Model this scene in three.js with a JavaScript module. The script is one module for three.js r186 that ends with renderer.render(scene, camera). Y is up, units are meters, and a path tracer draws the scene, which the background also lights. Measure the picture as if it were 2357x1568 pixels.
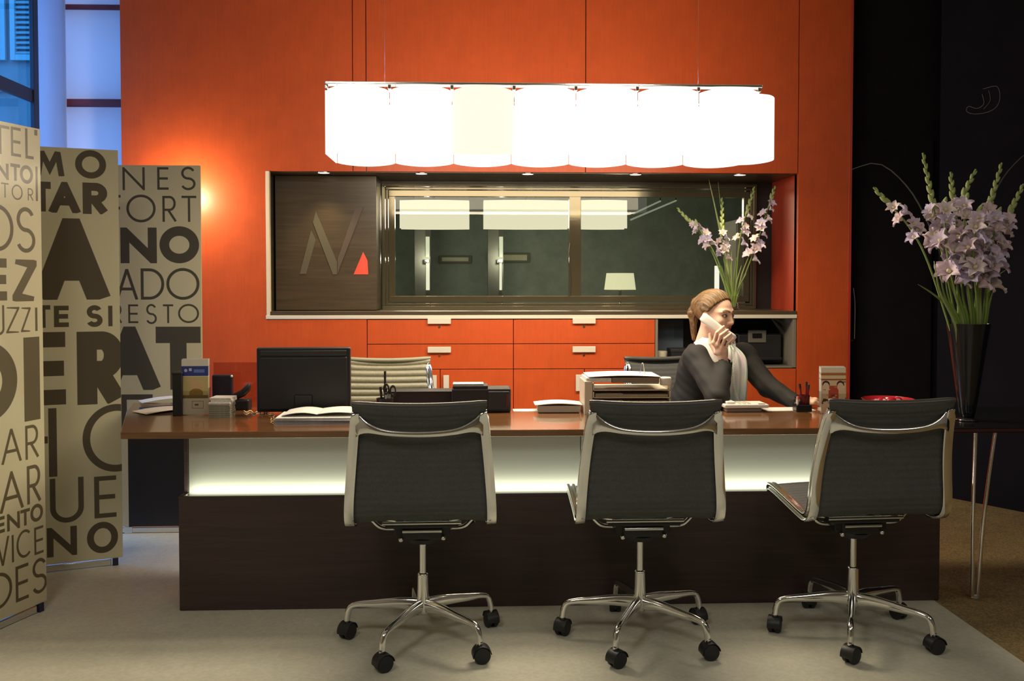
import * as THREE from 'three';
import { mergeGeometries } from 'three/addons/utils/BufferGeometryUtils.js';
import { RoundedBoxGeometry } from 'three/addons/geometries/RoundedBoxGeometry.js';
import { RectAreaLightUniformsLib } from 'three/addons/lights/RectAreaLightUniformsLib.js';

// ---------------------------------------------------------------- camera, sky, large lights, exposure
const W = 2357, H = 1568, F = 2150, EYE = 1.32, YAW = 2.3 * Math.PI / 180, PITCH = 1.7 * Math.PI / 180, SHIFT = 70;
const scene = new THREE.Scene();
const camera = new THREE.PerspectiveCamera(2 * Math.atan(H / 2 / F) * 180 / Math.PI, W / H, 0.05, 100);
camera.position.set(0, EYE, 0);
camera.rotation.order = 'YXZ';
camera.rotation.set(-PITCH, -YAW, 0);
camera.setViewOffset(W, H, 0, SHIFT, W, H);
scene.background = new THREE.Color().setRGB(0.20, 0.46, 1.0);      // clear dusk sky
scene.backgroundIntensity = 5.8;
const renderer = new THREE.WebGLRenderer({ antialias: true });
renderer.toneMapping = THREE.LinearToneMapping;
renderer.toneMappingExposure = 1.0;
renderer.shadowMap.enabled = true;
RectAreaLightUniformsLib.init();

const LAMP = { pendantFront: 17, pendantBack: 7.5, pendantDown: 27, pendantUp: 5, pendantEnd: 1.5, pendantGlow: 1.6, ledStrip: 26, ledGlow: 1.5, nicheSpot: 1.2, sconce: 1.3, lobby: 13, backroom: 11 };
const WARM = new THREE.Color().setRGB(1.0, 0.83, 0.60), LEDC = new THREE.Color().setRGB(0.96, 1.0, 0.76), HALO = new THREE.Color().setRGB(1.0, 0.82, 0.5);

// ---------------------------------------------------------------- helpers
const V = (x, y, z) => new THREE.Vector3(x, y, z);
const lerp = THREE.MathUtils.lerp, clamp = THREE.MathUtils.clamp, smooth = (a, b, x) => { const t = clamp((x - a) / (b - a), 0, 1); return t * t * (3 - 2 * t); };
let seed = 7;
const rnd = () => { seed = (seed * 1664525 + 1013904223) >>> 0; return seed / 4294967296; };
const rr = (a, b) => a + (b - a) * rnd();
const FW = V(Math.sin(YAW) * Math.cos(PITCH), -Math.sin(PITCH), -Math.cos(YAW) * Math.cos(PITCH)), RT = V(Math.cos(YAW), 0, Math.sin(YAW)), UP = RT.clone().cross(FW);
const sight = (px, py) => FW.clone().addScaledVector(RT, (px - W / 2) / F).addScaledVector(UP, -(py - (H / 2 - SHIFT)) / F);
const at = (px, py, z) => { const d = sight(px, py); return V(0, EYE, 0).addScaledVector(d, z / d.z); };            // the point of a line of sight at depth z
const onLevel = (px, py, y) => { const d = sight(px, py); return V(0, EYE, 0).addScaledVector(d, (y - EYE) / d.y); }; // ... at height y
const used = {};
function numbered(n) { used[n] = (used[n] ?? -1) + 1; return used[n] ? n + '_' + String(used[n]).padStart(3, '0') : n; }
function info(o, label, category, group) { o.userData = { label, category }; if (group) o.userData.group = group; return o; }
function thing(name, label, category, p = [0, 0, 0], turn = 0, group) {
  const o = new THREE.Group(); o.name = numbered(name); scene.add(o);
  if (p.isVector3) o.position.copy(p); else o.position.set(...p);
  o.rotation.y = turn; return info(o, label, category, group);
}
function part(parent, name, geo, mat, label) {
  const m = new THREE.Mesh(Array.isArray(geo) ? join(geo) : geo, mat); m.name = name; parent.add(m); if (label) m.userData.label = label; return m;
}
function solo(name, geo, mat, label, category, group) { const m = new THREE.Mesh(Array.isArray(geo) ? join(geo) : geo, mat); m.name = numbered(name); scene.add(m); return info(m, label, category, group); }
function struct(name, geo, mat, label) { const m = new THREE.Mesh(Array.isArray(geo) ? join(geo) : geo, mat); m.name = name; scene.add(m); m.userData = { kind: 'structure' }; if (label) m.userData.label = label; return m; }
function structGroup(name, label) { const g = new THREE.Group(); g.name = name; scene.add(g); g.userData = { kind: 'structure' }; if (label) g.userData.label = label; return g; }
function join(list) {
  const keep = list.map((g) => { let h = g.index ? g.toNonIndexed() : g; const o = new THREE.BufferGeometry(); const n = h.attributes.position.count;
    o.setAttribute('position', h.attributes.position); o.setAttribute('normal', h.attributes.normal);
    o.setAttribute('uv', h.attributes.uv ?? new THREE.BufferAttribute(new Float32Array(n * 2), 2)); return o; });
  return mergeGeometries(keep);
}
// texture coordinates in metres, by the way each face points
function metric(g) {
  const h = g.index ? g.toNonIndexed() : g, p = h.attributes.position, n = h.attributes.normal, uv = new Float32Array(p.count * 2);
  for (let i = 0; i < p.count; i++) {
    const x = Math.abs(n.getX(i)), y = Math.abs(n.getY(i)), z = Math.abs(n.getZ(i));
    if (z >= x && z >= y) { uv[i * 2] = p.getX(i); uv[i * 2 + 1] = p.getY(i); }
    else if (y >= x) { uv[i * 2] = p.getX(i); uv[i * 2 + 1] = p.getZ(i); }
    else { uv[i * 2] = p.getZ(i); uv[i * 2 + 1] = p.getY(i); }
  }
  h.setAttribute('uv', new THREE.BufferAttribute(uv, 2)); return h;
}
function bx(x0, x1, y0, y1, z0, z1, r = 0) {
  const w = Math.abs(x1 - x0), h = Math.abs(y1 - y0), d = Math.abs(z1 - z0);
  const g = r ? new RoundedBoxGeometry(w, h, d, 2, Math.min(r, w / 2.01, h / 2.01, d / 2.01)) : new THREE.BoxGeometry(w, h, d);
  g.translate((x0 + x1) / 2, (y0 + y1) / 2, (z0 + z1) / 2); return metric(g);
}
const cyl = (r0, r1, h, x, y, z, n = 24) => new THREE.CylinderGeometry(r1, r0, h, n).translate(x, y, z);       // r0 below, r1 above
function tube(pts, r, n = 10, seg) {
  const c = pts.length === 2 ? new THREE.LineCurve3(...pts) : new THREE.CatmullRomCurve3(pts, false, 'centripetal');
  const s = seg ?? (pts.length === 2 ? 1 : pts.length * 5), g = new THREE.TubeGeometry(c, s, r, n, false), ends = [];
  for (const t of [0, 1]) { const q = c.getPointAt(t), d = c.getTangentAt(t), e = new THREE.CircleGeometry(r, n); e.lookAt(t ? d : d.clone().negate()); e.translate(q.x, q.y, q.z); ends.push(e); }
  return join([g, ...ends]);
}
// a closed outline (x, y pairs) carried along points; each station gives place, the two axes of the outline and its scale
function sweep(outline, stations) {
  const m = outline.length, pos = [], idx = [];
  for (const s of stations) for (const [a, b] of outline) pos.push(s.p.x + s.u.x * a * s.k + s.v.x * b * s.k, s.p.y + s.u.y * a * s.k + s.v.y * b * s.k, s.p.z + s.u.z * a * s.k + s.v.z * b * s.k);
  for (let i = 0; i + 1 < stations.length; i++) for (let j = 0; j < m; j++) { const a = i * m + j, b = i * m + (j + 1) % m; idx.push(a, b, a + m, b, b + m, a + m); }
  for (let j = 1; j + 1 < m; j++) { idx.push(0, j + 1, j); const e = (stations.length - 1) * m; idx.push(e, e + j, e + j + 1); }
  let g = new THREE.BufferGeometry(); g.setAttribute('position', new THREE.Float32BufferAttribute(pos, 3)); g.setIndex(idx); g.computeVertexNormals();
  g.setAttribute('uv', new THREE.BufferAttribute(new Float32Array(pos.length / 3 * 2), 2)); return g;
}
// a sheet of some thickness: f(u, v) gives a point, u and v from 0 to 1
function sheet(f, nu, nv, t, su = 1, sv = 1) {
  const P = [], pos = [], uv = [], idx = [];
  for (let i = 0; i <= nu; i++) for (let j = 0; j <= nv; j++) P.push(f(i / nu, j / nv));
  const id = (i, j) => i * (nv + 1) + j, N = P.map((_, k) => { const i = Math.floor(k / (nv + 1)), j = k % (nv + 1);
    const a = P[id(Math.min(i + 1, nu), j)].clone().sub(P[id(Math.max(i - 1, 0), j)]), b = P[id(i, Math.min(j + 1, nv))].clone().sub(P[id(i, Math.max(j - 1, 0))]); return a.cross(b).normalize(); });
  for (const s of [0.5, -0.5]) P.forEach((p, k) => { pos.push(p.x + N[k].x * t * s, p.y + N[k].y * t * s, p.z + N[k].z * t * s); uv.push(Math.floor(k / (nv + 1)) / nu * su, (k % (nv + 1)) / nv * sv); });
  const B = P.length, q = (a, b, c, d) => idx.push(a, b, c, a, c, d);
  for (let i = 0; i < nu; i++) for (let j = 0; j < nv; j++) { q(id(i, j), id(i + 1, j), id(i + 1, j + 1), id(i, j + 1)); q(B + id(i, j), B + id(i, j + 1), B + id(i + 1, j + 1), B + id(i + 1, j)); }
  for (let i = 0; i < nu; i++) { q(id(i, 0), B + id(i, 0), B + id(i + 1, 0), id(i + 1, 0)); q(id(i, nv), id(i + 1, nv), B + id(i + 1, nv), B + id(i, nv)); }
  for (let j = 0; j < nv; j++) { q(id(0, j), id(0, j + 1), B + id(0, j + 1), B + id(0, j)); q(id(nu, j), B + id(nu, j), B + id(nu, j + 1), id(nu, j + 1)); }
  const g = new THREE.BufferGeometry(); g.setAttribute('position', new THREE.Float32BufferAttribute(pos, 3)); g.setAttribute('uv', new THREE.Float32BufferAttribute(uv, 2)); g.setIndex(idx); g.computeVertexNormals(); return g;
}
function extrude(points, depth, bevel = 0.001) {
  const s = new THREE.Shape(points.map(([x, y]) => new THREE.Vector2(x, y)));
  return new THREE.ExtrudeGeometry(s, { depth, bevelEnabled: bevel > 0, bevelSize: bevel, bevelThickness: bevel, bevelSegments: 1, bevelOffset: -bevel });
}
const lathe = (pts, n = 32) => new THREE.LatheGeometry(pts.map(([r, y]) => new THREE.Vector2(r, y)), n);

// ---------------------------------------------------------------- computed textures
function hash(x, y, s) { let h = (x * 374761393 + y * 668265263 + s * 974634777) | 0; h = Math.imul(h ^ (h >>> 13), 1274126177); return ((h ^ (h >>> 16)) >>> 0) / 4294967296; }
function vnoise(x, y, px, py, s) {   // value noise that repeats after px, py cells
  const i = Math.floor(x), j = Math.floor(y), fx = x - i, fy = y - j, a = fx * fx * (3 - 2 * fx), b = fy * fy * (3 - 2 * fy), m = (v, p) => ((v % p) + p) % p;
  const h = (u, v) => hash(m(u, px), m(v, py), s);
  return lerp(lerp(h(i, j), h(i + 1, j), a), lerp(h(i, j + 1), h(i + 1, j + 1), a), b);
}
function tex(w, h, f, srgb, metresX = 1, metresY = metresX) {
  const d = new Uint8Array(w * h * 4);
  for (let y = 0; y < h; y++) for (let x = 0; x < w; x++) { const c = f(x / w, y / h), i = (y * w + x) * 4; for (let k = 0; k < 3; k++) d[i + k] = clamp(Math.round((c.length ? c[k] : c) * 255), 0, 255); d[i + 3] = 255; }
  const t = new THREE.DataTexture(d, w, h); t.wrapS = t.wrapT = THREE.RepeatWrapping; t.magFilter = THREE.LinearFilter; t.minFilter = THREE.LinearMipmapLinearFilter; t.generateMipmaps = true;
  if (srgb) t.colorSpace = THREE.SRGBColorSpace; t.repeat.set(1 / metresX, 1 / metresY); t.needsUpdate = true; return t;
}
const mottle = (u, v, n, s) => 0.5 * vnoise(u * n, v * n, n, n, s) + 0.3 * vnoise(u * n * 3, v * n * 3, n * 3, n * 3, s + 1) + 0.2 * vnoise(u * n * 9, v * n * 9, n * 9, n * 9, s + 2);
const T = {
  red: tex(512, 512, (u, v) => { const m = mottle(u, v, 12, 3), g = vnoise(u * 160, v * 6, 160, 6, 9); const k = 0.9 + 0.08 * m + 0.04 * g; return [k, k * 0.97, k * 0.95]; }, true, 0.8),
  wood: tex(512, 512, (u, v) => { const w = vnoise(u * 5, v * 46 + 1.5 * vnoise(u * 3, v * 3, 3, 3, 21), 5, 46, 5), f = vnoise(u * 14, v * 190, 14, 190, 6), k = 0.76 + 0.15 * w + 0.10 * f; return [k, k * 0.96, k * 0.93]; }, true, 1.2, 0.6),
  floor: tex(1024, 1024, (u, v) => { const m = mottle(u, v, 6, 31), f = vnoise(u * 240, v * 240, 240, 240, 35), k = 0.84 + 0.11 * m + 0.06 * f; return [k, k, k * 0.985]; }, true, 2.4),
  floorRough: tex(256, 256, (u, v) => 0.34 + 0.26 * mottle(u, v, 8, 41), false, 1.7),
  carpet: tex(512, 512, (u, v) => { const f = vnoise(u * 170, v * 170, 170, 170, 51), m = mottle(u, v, 6, 53), k = 0.55 + 0.3 * f + 0.15 * m; return [k, k, k]; }, true, 0.9),
  weave: tex(128, 128, (u, v) => { const a = Math.sin(u * Math.PI * 64), b = Math.sin(v * Math.PI * 64); return 0.5 + 0.25 * a * b + 0.12 * vnoise(u * 40, v * 40, 40, 40, 61); }, false, 0.16),
  fibre: tex(256, 256, (u, v) => { const k = 0.86 + 0.1 * vnoise(u * 90, v * 90, 90, 90, 71) + 0.06 * mottle(u, v, 9, 73); return [k, k, k]; }, true, 0.5),
  stucco: tex(256, 256, (u, v) => { const k = 0.84 + 0.16 * mottle(u, v, 14, 81); return [k, k, k]; }, true, 1.6),
  brushed: tex(256, 256, (u, v) => 0.24 + 0.12 * vnoise(u * 4, v * 128, 4, 128, 91), false, 0.2),
};
const std = (o) => new THREE.MeshStandardMaterial(o), phys = (o) => new THREE.MeshPhysicalMaterial(o), C = (r, g, b) => new THREE.Color().setRGB(r, g, b);
const lit = (c, k) => std({ color: 0x111111, emissive: c, emissiveIntensity: k, roughness: 0.6 });
const M = {
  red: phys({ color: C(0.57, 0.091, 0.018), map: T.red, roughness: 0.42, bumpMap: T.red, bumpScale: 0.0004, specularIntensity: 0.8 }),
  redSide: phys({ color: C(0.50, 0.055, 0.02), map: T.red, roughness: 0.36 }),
  seam: std({ color: C(0.05, 0.012, 0.006), roughness: 0.8 }),
  wenge: phys({ color: C(0.058, 0.036, 0.036), map: T.wood, roughness: 0.42, bumpMap: T.wood, bumpScale: 0.0003 }),
  slab: phys({ color: C(0.25, 0.118, 0.038), map: T.wood, roughness: 0.24, clearcoat: 1, clearcoatRoughness: 0.10 }),
  brown: phys({ color: C(0.085, 0.064, 0.038), map: T.wood, roughness: 0.33, clearcoat: 0.3, clearcoatRoughness: 0.25 }),
  frame: phys({ color: C(0.15, 0.125, 0.075), roughness: 0.34, metalness: 0.55, roughnessMap: T.brushed }),
  alu: std({ color: C(0.74, 0.73, 0.70), roughness: 0.34, metalness: 1, roughnessMap: T.brushed }),
  chrome: std({ color: C(0.80, 0.80, 0.80), roughness: 0.13, metalness: 1 }),
  cast: std({ color: C(0.80, 0.80, 0.79), roughness: 0.11, metalness: 1 }),
  black: phys({ color: C(0.012, 0.012, 0.014), roughness: 0.45 }),
  blackGloss: phys({ color: C(0.008, 0.008, 0.010), roughness: 0.16 }),
  rubber: std({ color: C(0.014, 0.014, 0.016), roughness: 0.62 }),
  sling: std({ color: C(0.074, 0.077, 0.074), map: T.fibre, roughness: 0.82, bumpMap: T.weave, bumpScale: 0.0006 }),
  slingEdge: phys({ color: C(0.07, 0.067, 0.06), map: T.fibre, roughness: 0.34 }),
  cream: phys({ color: C(0.27, 0.255, 0.175), map: T.fibre, roughness: 0.45 }),
  floor: phys({ color: C(0.63, 0.62, 0.52), map: T.floor, roughness: 1, roughnessMap: T.floorRough, specularIntensity: 0.8 }),
  carpet: std({ color: C(0.40, 0.285, 0.12), map: T.carpet, roughness: 0.95, bumpMap: T.carpet, bumpScale: 0.002 }),
  white: std({ color: C(0.72, 0.71, 0.68), map: T.stucco, roughness: 0.75 }),
  satin: phys({ color: C(0.82, 0.80, 0.88), roughness: 0.95, transmission: 0.6, thickness: 0 }),
  frosted: phys({ color: C(0.50, 0.54, 0.68), roughness: 0.95, transmission: 0.55, thickness: 0 }),
  lobbyWall: std({ color: C(0.42, 0.38, 0.31), map: T.stucco, roughness: 0.85 }),
  darkWall: phys({ color: C(0.0125, 0.011, 0.0145), map: T.stucco, roughness: 0.8, specularIntensity: 0.15 }),
  ceiling: std({ color: C(0.55, 0.54, 0.5), map: T.stucco, roughness: 0.9 }),
  maroon: std({ color: C(0.16, 0.03, 0.045), roughness: 0.5 }),
  navy: std({ color: C(0.012, 0.016, 0.045), roughness: 0.5 }),
  paper: std({ color: C(0.80, 0.78, 0.72), map: T.fibre, roughness: 0.85 }),
  paper2: std({ color: C(0.62, 0.56, 0.44), map: T.fibre, roughness: 0.85 }),
  plastic: phys({ color: C(0.78, 0.76, 0.70), roughness: 0.35 }),
  tray: phys({ color: C(0.56, 0.52, 0.40), roughness: 0.42 }),
  pull: std({ color: C(0.70, 0.64, 0.52), roughness: 0.45, metalness: 0.15 }),
  glass: phys({ color: C(1, 1, 1), transmission: 1, thickness: 0, roughness: 0.0, ior: 1.45 }),
  smoke: phys({ color: C(0.93, 0.94, 0.90), transmission: 1, thickness: 0, roughness: 0.0, ior: 1.3 }),
  acrylic: phys({ color: C(0.93, 0.92, 0.90), transmission: 1, thickness: 0, roughness: 0.02, ior: 1.4 }),
};
const canvasTex = (w, h, draw) => { const c = document.createElement('canvas'); c.width = w; c.height = h; const x = c.getContext('2d'); draw(x, w, h); const t = new THREE.CanvasTexture(c); t.colorSpace = THREE.SRGBColorSpace; t.anisotropy = 8; return t; };
// ================================================================ the setting
const XL = -2.58, ZW = -5.65, CEIL = 3.3;                    // left wall, front of the red cladding, ceiling
struct('floor', [bx(-2.9, 1.905, -0.12, 0, -5.9, 4.4), bx(-2.09, 1.905, -0.12, 0, -6.2, -5.9)], M.floor, 'pale grey polished concrete floor');
struct('floor_carpet', bx(1.905, 5.8, -0.12, -0.001, -6.6, 4.4), M.carpet, 'brown carpeted floor beyond the concrete');
struct('ceiling', [bx(-2.9, 5.8, CEIL, CEIL + 0.15, -5.8, 4.4), bx(-2.09, 5.8, CEIL, CEIL + 0.15, -6.6, -5.8)], M.ceiling);
struct('wall_rear', bx(-2.9, 5.8, 0, CEIL, 4.2, 4.4), M.lobbyWall);
struct('wall_right', bx(5.6, 5.8, 0, CEIL, -5.0, 4.2), M.lobbyWall);
// left wall with a tall window reaching down to the floor
const WIN = { z0: -5.60, z1: -4.72, y0: 0.06, y1: 3.16 };
struct('wall_left', [bx(XL - 0.3, XL, 0, CEIL, WIN.z1, 4.2), bx(XL - 0.3, XL, WIN.y1, CEIL, -5.72, WIN.z1), bx(XL - 0.3, XL, 0, WIN.y0, WIN.z0, WIN.z1)], M.lobbyWall);
{
  const g = structGroup('window_1', 'tall street window with black frame and pale blue dusk outside');
  part(g, 'mullion', bx(XL - 0.004, XL + 0.022, 0, WIN.y1, WIN.z0 - 0.04, WIN.z0 + 0.02, 0.004), M.navy);
  for (const z of [WIN.z1]) part(g, 'mullion', bx(XL - 0.03, XL, WIN.y0, WIN.y1, z - 0.04, z + 0.04, 0.006), M.navy);
  for (const y of [2.37, 0.06, 3.12]) part(g, 'transom', bx(XL - 0.010, XL + 0.012, y, y + 0.075, WIN.z0, WIN.z1, 0.004), M.navy);
  for (const [a, b] of [[WIN.z0, WIN.z1]]) for (const [c, d] of [[0.1, 2.4], [2.4, 3.14]]) part(g, 'pane', bx(XL - 0.004, XL - 0.001, c, d, a, b), phys({ color: C(0.55, 0.82, 0.92), transmission: 1, thickness: 0, roughness: 0, ior: 1.3 }));
}
// pale wall between the window and the red cladding: a pilaster and two satin panels with dark red rails between
{
  const g = structGroup('wall_pilaster', 'pale satin wall strip beside the street window lit blue by dusk');
  part(g, 'pilaster', bx(XL - 0.05, -2.442, 0, CEIL, -5.738, -5.73), M.frosted);
  for (const [a, b] of [[0, 2.375], [2.425, 2.955], [2.99, CEIL]]) part(g, 'panel', bx(-2.462, -2.10, a, b, -5.762, -5.755), M.satin);
  for (const y of [2.375, 2.955]) part(g, 'rail', bx(-2.462, -2.10, y, y + (y < 2.5 ? 0.05 : 0.035), -5.85, -5.762), M.maroon);
}
// red cladding
const XS = { left: -2.09, a: -0.726, b: -0.646, c: 0.672, d: 1.975, e: 2.29 }, NY0 = 1.118, NY1 = 1.985, NX0 = -1.241;
{
  const g = structGroup('wall_back', 'tall red lacquered wall cladding in wide panels');
  const G = 0.0025, z0 = ZW - 0.022;
  part(g, 'backing', [bx(XS.left, XS.e, NY1 + 0.02, CEIL, ZW - 0.06, z0 - 0.001), bx(XS.left, NX0, 0, NY1 + 0.02, ZW - 0.06, z0 - 0.001), bx(NX0, -0.66, 0, NY0 - 0.03, ZW - 0.06, z0 - 0.001), bx(XS.d, XS.e, 0, NY1 + 0.02, ZW - 0.06, z0 - 0.001)], M.seam);
  const C1 = extrude([[XS.left, 0.005], [XS.b - G, 0.005], [XS.b - G, NY0 - 0.022], [NX0 - 0.004, NY0 - 0.022], [NX0 - 0.004, NY1], [XS.a - G, NY1], [XS.a - G, CEIL], [XS.left, CEIL]], 0.02, 0.0012).translate(0, 0, z0);
  part(g, 'panel', metric(C1), M.red);
  part(g, 'panel', bx(XS.a + G, XS.b - G, NY1, CEIL, z0, ZW, 0.0015), M.red);
  part(g, 'panel', bx(XS.b + G, XS.c - G, NY1, CEIL, z0, ZW, 0.0015), M.red);
  part(g, 'panel', bx(XS.c + G, XS.d - G, NY1, CEIL, z0, ZW, 0.0015), M.red);
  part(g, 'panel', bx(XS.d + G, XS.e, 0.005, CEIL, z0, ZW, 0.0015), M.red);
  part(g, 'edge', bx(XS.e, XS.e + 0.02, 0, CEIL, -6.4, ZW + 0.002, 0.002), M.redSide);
}
// black wall to the right, with a door
{
  const n = V(0.53, 0, -0.85);
  struct('wall_dark', [bx(XS.e + 0.02, 2.98, 0, CEIL, -5.95, -5.75)], M.darkWall);
  const g = structGroup('wall_dark_right', 'black wall turning towards the room');
  const w = part(g, 'wall_face', bx(0, 3.4, 0, CEIL, -0.16, 0), M.darkWall); w.position.set(2.86, 0, -5.66); w.rotation.y = -1.0;   // runs from the corner towards the viewer on the right
  part(g, 'seam_strip', bx(XS.e + 0.024, XS.e + 0.05, 0, CEIL, -5.75, -5.738, 0.003), M.navy);
  const d = structGroup('door_1', 'black door with a slim upright pull');
  part(d, 'door_leaf', bx(2.345, 2.86, 0.01, 2.2, -5.752, -5.735, 0.003), M.darkWall);
  part(d, 'handle', [tube([V(2.352, 1.285, -5.715), V(2.358, 1.20, -5.705), V(2.358, 0.97, -5.705)], 0.0045, 8)], M.cast);
  part(d, 'latch', bx(2.30, 2.352, 0.952, 0.966, -5.745, -5.70, 0.004), M.black);
}
// baseboard lines are flush in this room; rear of the niche and the room beyond it
// ---------------------------------------------------------------- niche in the red wall
const NB = -6.15;
{
  const g = structGroup('wall_niche', 'long recess in the red wall lined in dark brown');
  part(g, 'soffit', bx(NX0, XS.d, NY1 - 0.004, NY1 + 0.03, NB - 0.02, ZW - 0.022), M.brown);
  part(g, 'side_left', bx(NX0 - 0.03, NX0 - 0.001, NY0, NY1, NB, ZW - 0.024), M.brown);
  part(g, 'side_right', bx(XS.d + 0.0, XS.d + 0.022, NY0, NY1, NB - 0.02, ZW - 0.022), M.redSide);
  part(g, 'sill', bx(NX0, XS.d, NY0 + 0.004, NY0 + 0.027, NB - 0.02, ZW + 0.003, 0.002), M.brown, 'dark counter at the bottom of the recess');
  part(g, 'trim_bottom', bx(NX0 - 0.008, XS.d, NY0 - 0.018, NY0 + 0.004, ZW - 0.02, ZW + 0.006, 0.002), M.pull, 'bright metal edge strip');
  part(g, 'trim_left', bx(NX0 - 0.004, NX0 + 0.018, NY0, NY1, ZW - 0.03, ZW + 0.004, 0.002), std({ color: C(0.72, 0.6, 0.42), roughness: 0.4 }));
  part(g, 'rear_right', bx(1.80, XS.d, NY0 + 0.02, NY1, NB - 0.03, NB + 0.001), M.black);
  part(g, 'rear_top', bx(-0.62, 1.80, 1.965, NY1, NB - 0.03, NB), M.brown);
}
{   // brown panel with the emblem
  const z = -5.83, t = thing('emblem_panel', 'dark brown glossy panel with a slanted letter M and red triangle', 'panel', [0, 0, 0]);
  part(t, 'board', bx(-1.228, -0.606, NY0 + 0.03, NY1 - 0.006, z - 0.30, z, 0.003), M.brown);
  const q = (px, py) => { const p = at(px, py, z); return [p.x, p.y]; }, grey = std({ color: C(0.10, 0.088, 0.058), roughness: 0.45 });
  const pl = (name, pts, m) => part(t, name, extrude(pts.map((p) => q(...p)), 0.003, 0.0005).translate(0, 0, z + 0.0005), m);
  pl('stroke', [[690, 631], [705, 631], [727, 553], [716, 530]], grey);
  pl('stroke', [[720, 512], [727, 487], [776, 604], [776, 632], [766, 632]], grey);
  pl('stroke', [[777, 632], [783, 614], [836, 478], [818, 478], [777, 597]], std({ color: C(0.085, 0.058, 0.042), roughness: 0.5 }));
  pl('triangle', [[814, 632], [848, 632], [846, 600], [836, 580]], std({ color: C(0.72, 0.075, 0.04), roughness: 0.5 }));
}
{   // interior window: nested frames, two panes
  const g = structGroup('window_2', 'interior window in the recess with brushed bronze frame');
  const x0 = -0.60, x1 = 1.86, y0 = NY0 + 0.027, y1 = 1.965;
  const ring = (name, a, b, c, d, w, z0, z1, m) => part(g, name, [bx(a, b, d - w, d, z0, z1, 0.002), bx(a, b, c, c + w, z0, z1, 0.002), bx(a, a + w, c + w, d - w, z0, z1, 0.002), bx(b - w, b, c + w, d - w, z0, z1, 0.002)], m);
  ring('outer_frame', x0, x1, y0, y1, 0.020, NB, NB + 0.045, M.frame);
  ring('middle_frame', x0 + 0.023, x1 - 0.02, y0 + 0.022, y1 - 0.024, 0.016, NB, NB + 0.03, M.frame);
  ring('sash_frame', x0 + 0.042, x1 - 0.04, y0 + 0.046, y1 - 0.044, 0.040, NB - 0.02, NB + 0.022, M.frame);
  part(g, 'mullion', bx(0.622, 0.700, y0 + 0.08, y1 - 0.08, NB - 0.015, NB + 0.02, 0.003), M.frame);
  part(g, 'pull_cord', tube([at(1312, 560, NB + 0.03), at(1308, 600, NB + 0.035), at(1313, 640, NB + 0.035), at(1311, 682, NB + 0.03)], 0.003, 6), M.frame);
  part(g, 'pane', bx(x0 + 0.08, 0.63, y0 + 0.08, y1 - 0.08, NB - 0.004, NB + 0.002), M.smoke);
  part(g, 'pane', bx(0.69, x1 - 0.08, y0 + 0.08, y1 - 0.08, NB - 0.004, NB + 0.002), M.smoke);
}
// ---------------------------------------------------------------- the dim room beyond the interior window
{
  const zb = -9.6, dim = std({ color: C(0.34, 0.40, 0.37), map: T.stucco, roughness: 0.8 });
  struct('wall_far', [bx(-1.6, 3.6, 0, CEIL, zb - 0.1, zb), bx(-1.7, -1.6, 0, CEIL, zb, NB - 0.05), bx(3.6, 3.7, 0, CEIL, zb, NB - 0.05), bx(-1.6, 3.6, CEIL - 0.05, CEIL, zb, NB - 0.05)], dim);
  struct('floor_far', bx(-1.6, 3.6, -0.1, 0, zb, NB - 0.05), dim);
  struct('wall_partition', [bx(-1.7, 3.7, 0, NY0 - 0.02, NB - 0.2, NB - 0.05), bx(-1.7, 3.7, 2.0, CEIL, NB - 0.2, NB - 0.05), bx(-1.7, -0.6, NY0 - 0.02, 2.0, NB - 0.2, NB - 0.05), bx(1.86, 3.7, NY0 - 0.02, 2.0, NB - 0.2, NB - 0.05)], dim);
}
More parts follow.
